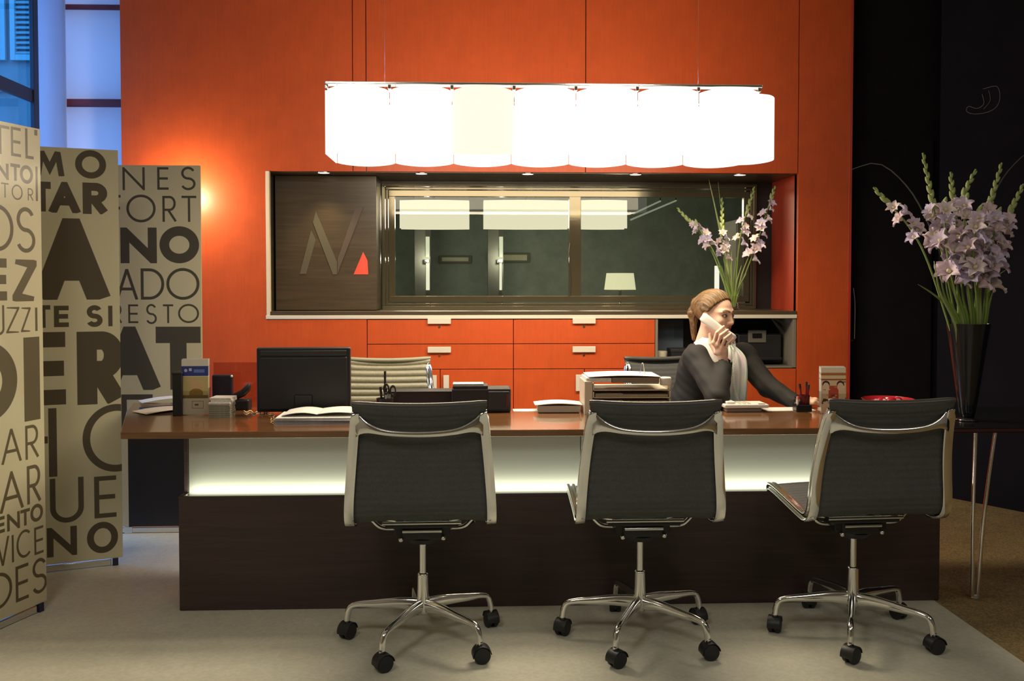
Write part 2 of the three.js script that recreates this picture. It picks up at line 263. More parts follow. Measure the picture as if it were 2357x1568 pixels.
// ================================================================ lamps
function rect(parent, w, h, x, y, z, toward, k, c) { const l = new THREE.RectAreaLight(c, k, w, h); l.position.set(x, y, z); parent.add(l); const p = parent.localToWorld(V(x, y, z)); l.lookAt(p.clone().add(toward)); return l; }
{   // great pendant lamp: seven bowed lobes along the front, a rounded end, a metal frame on top
  const zf = -4.33, zb = -4.66, bow = 0.07, x0 = at(752, 280, zf).x, x1 = at(1748, 290, zf).x, n = 7, w = (x1 - x0) / n, yb = at(1250, 357, zf).y, yt = at(1250, 212, zf).y;
  const t = thing('pendant_lamp', 'long glowing white pendant lamp with scalloped lobes above the desk', 'lamp');
  const glow = lit(C(1, 0.95, 0.82), LAMP.pendantGlow), soft = lit(C(1, 0.93, 0.70), LAMP.pendantGlow * 0.72);
  const lobe = (xa, xb, z, s, dy) => sheet((u, v) => { const a = Math.sin(u * Math.PI); return V(lerp(xa, xb, u), lerp(yb + dy, yt + dy, v) + 0.015 * a * (v > 0.5 ? 1 : -0.5), z + s * bow * Math.sqrt(a)); }, 16, 4, 0.006);
  for (let i = 0; i < n; i++) part(t, 'lamp_lobe', lobe(x0 + i * w + 0.004, x0 + (i + 1) * w - 0.004, zf, 1, 0), i === 2 ? soft : glow);
  for (let i = 0; i < n; i++) part(t, 'lamp_lobe', lobe(x0 + i * w + 0.004, x0 + (i + 1) * w - 0.004, zb, -1, 0), glow);
  part(t, 'lamp_end', sheet((u, v) => V(x1 + 0.11 * Math.sqrt(Math.sin(u * Math.PI)), lerp(yb, yt, v), lerp(zf, zb, u)), 16, 4, 0.006), glow);
  part(t, 'lamp_end', sheet((u, v) => V(x0 - 0.004, lerp(yb, yt, v), lerp(zb, zf, u)), 8, 4, 0.006), glow);
  part(t, 'top_frame', [bx(x0, x1, yt + 0.020, yt + 0.032, zf - 0.01, zf + 0.05, 0.003), bx(x0, x1, yt + 0.012, yt + 0.028, zb - 0.02, zb + 0.01, 0.003), ...Array.from({ length: n + 1 }, (_, i) => bx(x0 + i * w - 0.008, x0 + i * w + 0.008, yt + 0.01, yt + 0.026, zb, zf, 0.002)), ...Array.from({ length: n }, (_, i) => bx(x0 + (i + 0.5) * w - 0.012, x0 + (i + 0.5) * w + 0.012, yt - 0.01, yt + 0.014, zf + 0.005, zf + 0.012))], M.cast);
  for (const x of [x0 + 0.25, x1 - 0.25]) part(t, 'suspension_wire', cyl(0.0007, 0.0007, CEIL - yt - 0.02, x, (CEIL + yt + 0.02) / 2, (zf + zb) / 2, 6), M.cast);
  const cx = (x0 + x1) / 2, cy = (yb + yt) / 2, cz = (zf + zb) / 2, L = x1 - x0;
  rect(t, L, yt - yb, cx, cy, zf + bow + 0.012, V(0, 0, 1), LAMP.pendantFront, WARM);
  rect(t, L, yt - yb, cx, cy, zb - bow - 0.012, V(0, 0, -1), LAMP.pendantBack, WARM);
  rect(t, L, 0.30, cx, yb - 0.012, cz, V(0, -1, 0.0001), LAMP.pendantDown, WARM);
  rect(t, L, 0.30, cx, yt + 0.04, cz, V(0, 1, 0.0001), LAMP.pendantUp, WARM);
  rect(t, 0.28, yt - yb, x0 - 0.02, cy, cz, V(-1, 0, 0), LAMP.pendantEnd, WARM);
  rect(t, 0.28, yt - yb, x1 + 0.125, cy, cz, V(1, 0, 0), LAMP.pendantEnd, WARM);
}
// five downlights in the soffit of the recess
[[745, 398, 'first downlight from the left, over the emblem panel'], [970, 400, 'second downlight from the left in the recess soffit'], [1215, 401, 'middle downlight in the recess soffit'], [1463, 402, 'fourth downlight from the left in the recess soffit'], [1703, 403, 'rightmost downlight in the recess soffit, over the small bouquet']].forEach(([px, py, label]) => {
  const p = onLevel(px, py, NY1 - 0.006), t = thing('recessed_downlight', 'small round ' + label, 'downlight', [p.x, NY1 - 0.004, p.z], 0, 'downlights in the recess soffit');
  part(t, 'trim_ring', new THREE.TorusGeometry(0.038, 0.004, 8, 28).rotateX(Math.PI / 2), M.alu);
  part(t, 'light_lens', cyl(0.034, 0.034, 0.004, 0, -0.001, 0, 28), lit(C(1, 0.95, 0.86), 2.2));
  const s = new THREE.SpotLight(HALO, LAMP.nicheSpot, 0, 0.85, 0.8, 2); s.position.set(0, -0.012, 0); s.shadow.radius = 1.6; t.add(s); s.target.position.set(0, -1, 0); t.add(s.target);
});
{   // lamp on the red wall behind the farthest screen panel
  const p = at(434, 452, ZW), t = thing('wall_sconce', 'small wall lamp behind the farthest lettered screen', 'lamp', [p.x, p.y, ZW]);
  part(t, 'wall_plate', cyl(0.05, 0.05, 0.02, 0, 0, 0, 24).rotateX(Math.PI / 2).translate(0, 0, 0.01), M.alu);
  part(t, 'lamp_bulb', new THREE.SphereGeometry(0.035, 20, 14).translate(0, 0, 0.19), lit(C(1, 0.9, 0.72), 2.0));
  part(t, 'bracket', tube([V(0, 0, 0.02), V(0, 0, 0.16)], 0.008), M.alu);
  const l = new THREE.PointLight(C(1, 0.84, 0.60), LAMP.sconce); l.position.set(0, 0, 0.19); l.shadow.radius = 1.5; t.add(l);
}
// ceiling panels of the lobby, over and behind the photographer
[[-1.1, -0.4, 'left'], [1.3, 0.4, 'middle'], [3.7, -0.2, 'right']].forEach(([x, z, s]) => {
  const t = thing('ceiling_light', 'square warm ceiling light over the ' + s + ' of the lobby floor', 'ceiling light', [x, CEIL, z], 0, 'lobby ceiling lights');
  part(t, 'housing', bx(-0.36, 0.36, -0.04, 0, -0.36, 0.36, 0.006), M.alu);
  part(t, 'light_diffuser', bx(-0.33, 0.33, -0.048, -0.038, -0.33, 0.33), lit(C(1, 0.9, 0.72), 1.0));
  rect(t, 0.66, 0.66, 0, -0.055, 0, V(0, -1, 0.0001), LAMP.lobby * (s === 'left' ? 1.9 : 1), C(1, 0.95, 0.86));
});
// lights of the room behind the interior window
{
  const z = -8.5, cream = lit(C(1, 0.93, 0.68), 0.92);
  [[920, 1080, 'left'], [1113, 1310, 'middle'], [1332, 1443, 'right']].forEach(([a, b, s]) => {
    const p = at(a, 461, z), q = at(b, 526, z), t = thing('drum_lamp', 'cream hanging lamp seen through the interior window, ' + s + ' of three', 'lamp', [(p.x + q.x) / 2, q.y, z], 0, 'cream lamps beyond the interior window');
    const w = q.x - p.x, h = p.y - q.y;
    part(t, 'lamp_shade', sheet((u, v) => V((u - 0.5) * w, v * h, 0.05 * Math.sin(u * Math.PI)), 14, 3, 0.006), cream);
    part(t, 'lamp_shade_back', sheet((u, v) => V((0.5 - u) * w, v * h, -0.16 - 0.05 * Math.sin(u * Math.PI)), 14, 3, 0.006), cream);
    part(t, 'ceiling_rod', cyl(0.006, 0.006, CEIL - 0.05 - q.y - h, 0, (CEIL - 0.05 - q.y + h) / 2, -0.08, 8), M.black);
    const l = new THREE.RectAreaLight(C(1, 0.9, 0.66), LAMP.backroom, w, h); l.position.set(0, h / 2, 0.075); t.add(l); l.lookAt(p.x + w / 2, q.y + h / 2, z + 2);
  });
  // pillar with up-and-down wall lights
  [[978, 1.0, 'left'], [1147, 0.7, 'right']].forEach(([px, k, s]) => {
    const p = at(px, 600, z - 0.3), t = thing('column_light', 'slim bright up-and-down light on the ' + s + ' pillar beyond the interior window', 'lamp', [p.x, 0, z - 0.3]);
    part(t, 'pillar', bx(-0.10, 0.05, 0, CEIL - 0.05, -0.2, -0.02, 0.005), std({ color: C(0.12, 0.12, 0.11), roughness: 0.7 }));
    const y = (py) => at(px, py, z - 0.3).y - 0, m = lit(C(1, 0.97, 0.72), 0.95);
    part(t, 'light_up', bx(0.008, 0.044, y(592), y(545), 0, 0.012, 0.003), lit(C(0.85, 0.88, 0.62), 0.85));
    part(t, 'light_down', bx(0.010, 0.010 + 0.034 * k, y(668), y(604), 0, 0.012, 0.003), m);
    const g = new THREE.PointLight(C(1, 0.95, 0.7), 0.25); g.position.set(0.026, y(598), 0.10); t.add(g);
    part(t, 'bracket', bx(-0.01, 0.04, y(606), y(598), -0.02, 0.02, 0.003), M.alu);
  });
  const p = at(1427, 667, z), t = thing('table_lamp', 'small cream table lamp beyond the interior window', 'lamp', [p.x, 0, z]);
  part(t, 'lamp_shade', lathe([[0.145, p.y], [0.125, at(1427, 629, z).y]], 24), std({ color: C(0.5, 0.48, 0.3), emissive: C(1, 0.95, 0.62), emissiveIntensity: 0.75, side: THREE.DoubleSide }));
  part(t, 'lamp_stem', cyl(0.012, 0.012, p.y - 0.70, 0, 0.70 + (p.y - 0.70) / 2, 0, 10), M.alu);
  part(t, 'lamp_base', cyl(0.08, 0.07, 0.02, 0, 0.71, 0, 20), M.alu);
  const l = new THREE.PointLight(C(1, 0.88, 0.6), 0.35); l.position.set(0, p.y + 0.06, 0); t.add(l);
  const st = thing('side_table', 'dark side table under the small lamp beyond the interior window', 'table', [p.x, 0, z]);
  part(st, 'top', bx(-0.3, 0.3, 0.67, 0.70, -0.3, 0.3, 0.004), M.black);
  for (const a of [-1, 1]) for (const b of [-1, 1]) part(st, 'leg', bx(a * 0.27 - 0.02, a * 0.27 + 0.02, 0, 0.67, b * 0.27 - 0.02, b * 0.27 + 0.02, 0.003), M.black);
  // pale things on the far wall
  [[1010, 1085, 588, 606, 'left'], [1122, 1220, 582, 604, 'right']].forEach(([a, b, c, d, s]) => {
    const u = at(a, c, -9.55), v = at(b, d, -9.55), f = thing('wall_frame', 'dim pale frame on the far wall beyond the interior window, ' + s + ' one', 'picture', [0, 0, 0]);
    part(f, 'frame', bx(u.x, v.x, v.y, u.y, -9.6, -9.57, 0.004), std({ color: C(0.16, 0.16, 0.12), roughness: 0.7 }));
    part(f, 'print', bx(u.x + 0.03, v.x - 0.03, v.y + 0.02, u.y - 0.02, -9.575, -9.562), std({ color: C(0.80, 0.80, 0.62), map: T.stucco, roughness: 0.7 }));
  });
  // slim fluorescent tubes rising to the right
  [[1452, 506, 1556, 462], [1458, 492, 1520, 463]].forEach(([a, b, c, d], i) => {
    const t = thing('tube_light', (i ? 'shorter upper' : 'longer lower') + ' slim grey tube light slanting up beyond the interior window', 'lamp', [0, 0, 0], 0, 'slanting tube lights');
    part(t, 'light_tube', tube([at(a, b, -7.6), at(c, d, -8.9)], 0.008, 8), lit(C(0.75, 0.8, 0.6), 0.34));
    part(t, 'end_cap', tube([at(c, d, -8.9), at(c, d, -8.9).add(V(0, 0.3, -0.05))], 0.006, 6), M.black);
  });
  const ws = at(1650, 640, -7.6), s1 = thing('light_strip', 'short upright white light strip beyond the interior window, behind the small bouquet', 'lamp', [ws.x, 0, -7.6]);
  part(s1, 'light_bar', bx(-0.018, 0.018, at(1650, 668, -7.6).y, at(1650, 612, -7.6).y, -0.01, 0.01, 0.003), lit(C(1, 0.98, 0.86), 1.1));
  part(s1, 'stand', bx(-0.012, 0.012, 0, at(1650, 668, -7.6).y, -0.01, 0.01, 0.002), M.black);
  const gp = at(1717, 590, -7.0), s2 = thing('cabinet', 'grey cabinet beyond the interior window, behind the small bouquet', 'cabinet', [gp.x, 0, -7.0]);
  part(s2, 'body', bx(-0.07, 0.065, 0, at(1717, 505, -7.0).y, -0.35, -0.02, 0.004), std({ color: C(0.20, 0.18, 0.15), roughness: 0.6 }));
  part(s2, 'door', bx(-0.066, 0.061, 0.04, at(1717, 508, -7.0).y, -0.02, 0, 0.004), std({ color: C(0.24, 0.21, 0.17), roughness: 0.6 }));
}
// ================================================================ built-in cabinets under the recess
function handle(parent, x, y, z, upright) {
  const h = new THREE.Group(); h.name = 'handle'; h.position.set(x, y, z); parent.add(h);
  const w = upright ? 0.034 : 0.14, t = upright ? 0.10 : 0.036;
  part(h, 'grip', bx(-w / 2, w / 2, -t / 2, t / 2, 0.012, 0.019, 0.002), M.pull);
  part(h, 'mount', [bx(-w * 0.3, -w * 0.3 + 0.008, -0.006, 0.006, -0.001, 0.013), bx(w * 0.3 - 0.008, w * 0.3, -0.006, 0.006, -0.001, 0.013)], M.alu);
}
function cabinet(name, label, x0, x1, mid) {
  const t = thing(name, label, 'cabinet', [0, 0, 0], 0, 'red cabinets under the recess'), G = 0.002, z = ZW, d = z - 0.022, hx = mid - 0.004;
  part(t, 'carcass', bx(x0 + 0.001, x1 - 0.001, 0.0, NY0 - 0.02, z - 0.5, d - 0.002), M.seam);
  [[0.949, NY0 - 0.024, 1.088], [0.796, 0.945, 0.914]].forEach(([a, b, hy], i) => {
    const dr = part(t, 'drawer', bx(x0 + G, x1 - G, a, b, d, z, 0.0015), M.red);
    handle(dr, hx, hy, z);
    part(dr, 'lock', cyl(0.007, 0.007, 0.006, 0, 0, 0, 12).rotateX(Math.PI / 2).translate(hx, hy - 0.036, z + 0.002), M.alu);
  });
  for (const [a, b, s] of [[x0 + G, mid - G, 1], [mid + G, x1 - G, -1]]) { const o = part(t, 'door', bx(a, b, 0.07, 0.792, d, z, 0.0015), M.red); handle(o, mid - s * 0.037, 0.71, z, true); }
  part(t, 'plinth', bx(x0 + 0.002, x1 - 0.002, 0, 0.066, z - 0.08, z - 0.06), M.seam);
}
cabinet('red_cabinet', 'red cabinet with two wide drawers, left one behind the monitor and cream chair', -0.646, 0.236, -0.208);
cabinet('red_cabinet', 'red cabinet with two wide drawers, right one beside the open shelf', 0.236, 1.101, 0.668);
{
  const x0 = 1.101, x1 = 1.975, y0 = 0.806, y1 = NY0 - 0.02, z = ZW, t = thing('shelf_cabinet', 'red cabinet with open dark shelf full of office machines behind the woman', 'cabinet', [0, 0, 0], 0, 'red cabinets under the recess');
  const grey = std({ color: C(0.20, 0.17, 0.13), roughness: 0.5 }), dark = std({ color: C(0.06, 0.055, 0.05), roughness: 0.6 });
  part(t, 'carcass', [bx(x0, x1, y0 - 0.03, y0, z - 0.5, z - 0.024), bx(x0, x1, y0, y1, z - 0.5, z - 0.48), bx(x0, x1, 0, y0 - 0.03, z - 0.5, z - 0.024)], dark);
  part(t, 'side', bx(x0 + 0.001, x0 + 0.018, y0 - 0.01, y1, z - 0.48, z - 0.004, 0.002), grey);
  part(t, 'side', bx(x1 - 0.022, x1 - 0.001, y0 - 0.01, y1, z - 0.48, z - 0.004, 0.002), grey);
  part(t, 'shelf', bx(x0 + 0.018, x1 - 0.022, y0 - 0.012, y0, z - 0.48, z - 0.004, 0.002), grey);
  part(t, 'divider', bx(1.555, 1.575, y0, y1, z - 0.48, z - 0.10, 0.002), M.alu);
  for (const [a, b] of [[x0 + 0.002, 1.536], [1.54, x1 - 0.002]]) { const o = part(t, 'door', bx(a, b, 0.07, y0 - 0.016, z - 0.022, z, 0.0015), M.red); handle(o, 1.538 + (a < 1.2 ? -0.037 : 0.037), 0.71, z, true); }
  // what stands on the shelf
  const pr = thing('printer', 'black office printer with pale front plate on the open shelf', 'printer', [1.80, y0, z - 0.24]);
  part(pr, 'body', bx(-0.15, 0.13, 0, 0.19, -0.16, 0.10, 0.012), M.black);
  part(pr, 'front_plate', bx(-0.085, 0.03, 0.135, 0.215, 0.09, 0.108, 0.006), std({ color: C(0.13, 0.12, 0.10), roughness: 0.5 }));
  part(pr, 'display', bx(-0.06, 0.0, 0.165, 0.195, 0.107, 0.111), M.blackGloss);
  part(pr, 'paper_tray', bx(-0.13, 0.11, 0.03, 0.05, 0.08, 0.17, 0.006), M.black);
  const bi = thing('binder', 'grey blue binder standing at the left end of the open shelf', 'binder', [1.20, y0, z - 0.30]);
  part(bi, 'cover', bx(-0.07, 0.12, 0, 0.28, -0.1, 0.1, 0.004), std({ color: C(0.075, 0.10, 0.13), roughness: 0.5 }));
  part(bi, 'spine_label', bx(-0.03, 0.06, 0.16, 0.25, 0.099, 0.102), std({ color: C(0.12, 0.15, 0.18), roughness: 0.6 }));
  const cu = thing('cup', 'pale grey cup on the open shelf behind the woman\'s chair', 'cup', [1.155, y0, z - 0.07]);
  part(cu, 'body', lathe([[0.001, 0.002], [0.03, 0.003], [0.036, 0.09], [0.033, 0.09], [0.027, 0.01], [0.001, 0.008]], 24), M.tray);
  const bo = thing('storage_box', 'small black box beside the cup on the open shelf', 'box', [1.28, y0, z - 0.10]);
  part(bo, 'body', bx(-0.07, 0.07, 0, 0.10, -0.06, 0.06, 0.004), M.black);
  part(bo, 'lid', bx(-0.074, 0.074, 0.085, 0.105, -0.064, 0.064, 0.004), M.rubber);
  const hp = thing('paper_punch', 'black desk tool with bright tip on the open shelf', 'tool', [1.64, y0, z - 0.12]);
  part(hp, 'body', [bx(-0.05, 0.16, 0, 0.022, -0.03, 0.03, 0.004), bx(-0.04, 0.10, 0.03, 0.05, -0.02, 0.02, 0.006).rotateZ(-0.12)], M.black);
  part(hp, 'lever_tip', new THREE.SphereGeometry(0.012, 12, 8).scale(1.6, 0.8, 1).translate(-0.03, 0.045, 0.03), M.chrome);
}
// ================================================================ reception desk
const TOP = 0.725, ZF = -3.74, ZR = -4.35, PX0 = -1.185, PX1 = 1.925, ZP = -3.765, PH = 0.463;
{
  const t = thing('reception_desk', 'long dark wood reception desk with glowing strip along its front', 'desk');
  part(t, 'desktop', metric(extrude([[-1.40, -ZF], [1.955, -ZF], [1.955, -ZR], [-0.98, -ZR], [-1.00, 4.66], [-1.68, 4.66], [-1.60, 4.35]], 0.024, 0.0015).rotateX(-Math.PI / 2).translate(0, TOP - 0.024, 0)), M.slab);
  part(t, 'front_board', bx(PX0, PX1, 0.002, PH - 0.012, ZP - 0.022, ZP, 0.002), M.wenge, 'dark wood front board');
  part(t, 'ledge', [bx(PX0, PX1, PH - 0.012, PH, ZP - 0.012, ZP, 0.001), bx(PX0, PX1, PH - 0.03, PH - 0.02, ZP - 0.09, ZP - 0.02)], M.wenge);
  part(t, 'end_board', bx(PX0, PX0 + 0.02, 0.002, PH, ZP - 0.18, ZP - 0.001, 0.002), M.wenge);
  part(t, 'end_board', bx(PX1 - 0.02, PX1, 0.002, PH, ZP - 0.18, ZP - 0.001, 0.002), M.wenge);
  part(t, 'end_board', bx(PX0 - 0.0, PX0 + 0.018, PH, TOP - 0.024, ZP - 0.18, ZP - 0.072, 0.002), M.wenge);
  part(t, 'rear_board', bx(PX0, PX1, 0.002, TOP - 0.024, ZP - 0.20, ZP - 0.18, 0.002), M.wenge);
  const fr = phys({ color: C(0.30, 0.30, 0.265), roughness: 0.6 });
  for (const [a, b] of [[PX0 + 0.02, 0.437], [0.440, PX1 - 0.02]]) part(t, 'light_panel', bx(a, b, PH - 0.02, TOP - 0.0245, ZP - 0.082, ZP - 0.074, 0.001), fr, 'pale panel washed by the light strip');
  const led = part(t, 'light_strip', bx(PX0 + 0.012, PX1 - 0.012, PH - 0.018, PH - 0.010, ZP - 0.056, ZP - 0.032), lit(C(1, 1, 0.85), LAMP.ledGlow));
  const l = new THREE.RectAreaLight(LEDC, LAMP.ledStrip, PX1 - PX0 - 0.03, 0.02); l.position.set((PX0 + PX1) / 2, PH - 0.006, ZP - 0.044); t.add(l); l.lookAt((PX0 + PX1) / 2, PH + 1, ZP - 0.34);
  // darker table that carries on from the right end of the desk, on bent steel rods
  const c = thing('side_table', 'black gloss table on thin steel rods continuing the desk to the right', 'table');
  part(c, 'table_top', bx(1.958, 2.75, TOP - 0.024, TOP, ZR, ZF, 0.002), M.blackGloss); part(c, 'edge_strip', bx(1.958, 2.75, TOP - 0.018, TOP - 0.008, ZF - 0.001, ZF + 0.0015, 0.0005), std({ color: C(0.06, 0.008, 0.010), roughness: 0.4 }));
  const zl = -3.80, lg = at(2240, 1385, zl + 0.02);
  const a = at(2246, 990, zl), b = at(2292, 990, zl);
  part(c, 'leg', [tube([V(a.x, TOP - 0.024, zl), V(a.x - 0.012, 0.35, zl + 0.01), V(lg.x - 0.004, 0.012, zl + 0.02)], 0.008), tube([V(b.x, TOP - 0.024, zl), V(b.x - 0.05, 0.35, zl + 0.01), V(lg.x + 0.018, 0.012, zl + 0.02)], 0.008), tube([V(lg.x - 0.006, 0.012, zl + 0.02), V(lg.x + 0.02, 0.012, zl + 0.02)], 0.008), cyl(0.016, 0.016, 0.006, lg.x + 0.007, 0.003, zl + 0.02, 16)], M.chrome, 'steel rod leg');
  part(c, 'leg', [tube([V(2.66, TOP - 0.024, ZR + 0.06), V(2.66, 0.0, ZR + 0.06)], 0.008)], M.chrome);
}
// ================================================================ lettered screens: a line alphabet drawn with strokes
const GLYPH = {
  T: (g) => { g.l(0, 0, 1, 0, 't'); g.l(0.5, 0, 0.5, 1); }, E: (g) => { g.l(0, 0, 0, 1, 'v'); for (const y of [0, 0.5, 1]) g.l(0, y, y === 0.5 ? 0.93 : 1, y, 'h'); },
  F: (g) => { g.l(0, 0, 0, 1, 'v'); g.l(0, 0, 1, 0, 'h'); g.l(0, 0.48, 0.93, 0.48, 'h'); }, L: (g) => { g.l(0, 0, 0, 1, 'v'); g.l(0, 1, 1, 1, 'h'); },
  I: (g) => g.fill(), B: (g) => g.fill(), N: (g) => g.p([0, 1, 0, 0, 1, 1, 1, 0]), M: (g) => g.p([0, 1, 0.16, 0, 0.5, 0.78, 0.84, 0, 1, 1]), Z: (g) => g.p([0, 0, 1, 0, 0, 1, 1, 1]), V: (g) => g.p([0, 0, 0.5, 1, 1, 0]),
  A: (g) => { g.p([0, 1, 0.5, 0, 1, 1]); g.l(0.22, 0.68, 0.78, 0.68, 'bar'); }, O: (g) => g.e(0.5, 0.5, 0.5, 0.5, 0, Math.PI * 2), C: (g) => g.e(0.55, 0.5, 0.55, 0.5, 0.85, Math.PI * 2 - 0.85),
  D: (g) => g.d(), U: (g) => g.u(), R: (g) => g.r(), S: (g) => g.s(),
};
function drawGlyph(x, ch, x0, y0, w, h, lw, ink) {
  const i = Math.min(lw, w * 0.9) / 2, X = (u) => x0 + i + u * (w - 2 * i), Y = (v) => y0 + i + v * (h - 2 * i);
  x.strokeStyle = x.fillStyle = ink; x.lineWidth = lw; x.lineJoin = 'miter'; x.lineCap = 'butt'; x.miterLimit = 3;
  const path = (f) => { x.save(); x.beginPath(); x.rect(x0, y0, w, h); x.clip(); x.beginPath(); f(); x.stroke(); x.restore(); };
  const g = {
    fill: () => x.fillRect(x0, y0, w, h),
    l: (a, b, c, d, kind) => path(() => { const ex = (b === d && kind !== 'bar') ? i : 0, ey = (a === c) ? i : 0; x.moveTo(X(a) - (a < c ? ex : 0), Y(b) - (b < d ? ey : 0)); x.lineTo(X(c) + (a < c ? ex : 0), Y(d) + (b < d ? ey : 0)); }),
    p: (q) => path(() => { const ends = (k) => (q[k + 1] === 1 ? i : q[k + 1] === 0 ? -i : 0); for (let k = 0; k < q.length; k += 2) { const e = (k === 0 || k === q.length - 2) ? ends(k) : 0; x[k ? 'lineTo' : 'moveTo'](X(q[k]), Y(q[k + 1]) + e); } }),
    e: (cx, cy, rx, ry, a, b) => path(() => x.ellipse(X(cx), Y(cy), rx * (w - 2 * i), ry * (h - 2 * i), 0, a, b)),
    d: () => path(() => { x.moveTo(X(0), Y(0)); x.lineTo(X(0.35), Y(0)); x.ellipse(X(0.35), Y(0.5), 0.65 * (w - 2 * i), 0.5 * (h - 2 * i), 0, -Math.PI / 2, Math.PI / 2); x.lineTo(X(0), Y(1)); x.closePath(); }),
    u: () => path(() => { const r = 0.5 * (w - 2 * i); x.moveTo(X(0), Y(0) - i); x.lineTo(X(0), Y(1) - r); x.ellipse(X(0.5), Y(1) - r, r, r, 0, Math.PI, 0, true); x.lineTo(X(1), Y(0) - i); }),
    r: () => { path(() => { x.moveTo(X(0), Y(1) + i); x.lineTo(X(0), Y(0)); x.lineTo(X(0.5), Y(0)); x.ellipse(X(0.5), Y(0.27), 0.42 * (w - 2 * i), 0.27 * (h - 2 * i), 0, -Math.PI / 2, Math.PI / 2); x.lineTo(X(0), Y(0.54)); }); path(() => { x.moveTo(X(0.38), Y(0.54)); x.lineTo(X(1), Y(1) + i * 0.6); }); },
    s: () => path(() => { const rx = 0.5 * (w - 2 * i), ry = 0.25 * (h - 2 * i); x.ellipse(X(0.5), Y(0.25), rx * 0.92, ry, 0, -0.45, -Math.PI * 1.5, true); x.ellipse(X(0.5), Y(0.75), rx, ry, 0, -Math.PI / 2, Math.PI * 0.87, false); }),
  };
  GLYPH[ch](g);
}
const INK = ['#5a5236', '#4e4430', '#474334'];
const TEXT = [
  'T 0.357 1.916 0.447 1.806 0.011,E 0.453 1.918 0.502 1.806 0.011,L 0.524 1.922 0.566 1.805 0.012,I 0.571 1.924 0.587 1.902 0.009,N 0.382 1.773 0.440 1.711 0.013,T 0.449 1.777 0.496 1.712 0.013,O 0.495 1.778 0.561 1.706 0.014,I 0.574 1.779 0.585 1.643 0.007,T 0.403 1.699 0.439 1.643 0.006,O 0.453 1.698 0.507 1.639 0.006,R 0.533 1.690 0.562 1.642 0.005,O 0.304 1.615 0.459 1.438 0.016,S 0.472 1.614 0.568 1.436 0.016,E 0.342 1.411 0.423 1.251 0.035,Z 0.449 1.409 0.573 1.246 0.036,U 0.359 1.233 0.408 1.120 0.010,Z 0.416 1.225 0.482 1.125 0.009,Z 0.488 1.222 0.539 1.126 0.009,I 0.561 1.220 0.573 1.127 0.007,O 0.170 1.098 0.466 0.795 0.073,I 0.499 1.104 0.581 0.774 0.066,A 0.382 0.761 0.483 0.625 0.012,R 0.501 0.757 0.572 0.623 0.012,A 0.370 0.593 0.490 0.440 0.014,R 0.506 0.597 0.580 0.445 0.014,E 0.351 0.430 0.394 0.367 0.013,N 0.405 0.431 0.468 0.364 0.013,T 0.471 0.431 0.519 0.366 0.013,O 0.521 0.438 0.587 0.367 0.014,V 0.349 0.348 0.415 0.236 0.010,I 0.426 0.345 0.436 0.239 0.010,C 0.449 0.351 0.526 0.241 0.010,E 0.539 0.345 0.587 0.235 0.010,D 0.316 0.218 0.425 0.079 0.013,E 0.442 0.217 0.507 0.077 0.013,S 0.525 0.217 0.603 0.076 0.013',
  'M 0.116 1.919 0.236 1.800 0.024,O 0.280 1.924 0.409 1.795 0.028,T 0.105 1.773 0.179 1.639 0.032,A 0.166 1.775 0.303 1.635 0.035,R 0.309 1.776 0.418 1.633 0.037,A 0.096 1.611 0.424 1.241 0.100,T 0.110 1.217 0.170 1.115 0.020,E 0.184 1.214 0.245 1.117 0.021,S 0.318 1.215 0.386 1.115 0.022,I 0.410 1.212 0.428 1.117 0.019,E 0.065 1.095 0.229 0.764 0.069,R 0.276 1.094 0.483 0.758 0.084,I 0.155 0.749 0.189 0.436 0.034,I 0.136 0.622 0.152 0.590 0.016,O 0.295 0.755 0.583 0.439 0.032,U 0.157 0.427 0.297 0.221 0.023,E 0.341 0.422 0.435 0.228 0.021,N 0.142 0.203 0.266 0.068 0.027,O 0.308 0.209 0.440 0.064 0.029',
  'N 0.041 1.919 0.155 1.800 0.012,E 0.219 1.920 0.277 1.803 0.012,S 0.340 1.923 0.416 1.801 0.012,F -0.032 1.775 0.030 1.633 0.014,O 0.059 1.777 0.209 1.633 0.013,R 0.244 1.771 0.318 1.636 0.012,T 0.343 1.772 0.419 1.636 0.012,N 0.026 1.606 0.213 1.420 0.046,O 0.227 1.613 0.431 1.420 0.050,A -0.001 1.395 0.115 1.230 0.015,D 0.128 1.393 0.249 1.230 0.015,O 0.260 1.395 0.431 1.229 0.015,R -0.012 1.205 0.030 1.107 0.009,E 0.062 1.205 0.113 1.107 0.010,S 0.153 1.207 0.209 1.102 0.010,T 0.241 1.205 0.294 1.107 0.010,O 0.319 1.207 0.427 1.107 0.010,A -0.095 1.089 0.229 0.756 0.090,T 0.202 1.088 0.434 0.757 0.086,F 0.021 0.733 0.183 0.500 0.028,B 0.052 0.522 0.446 0.010 0.492',
];
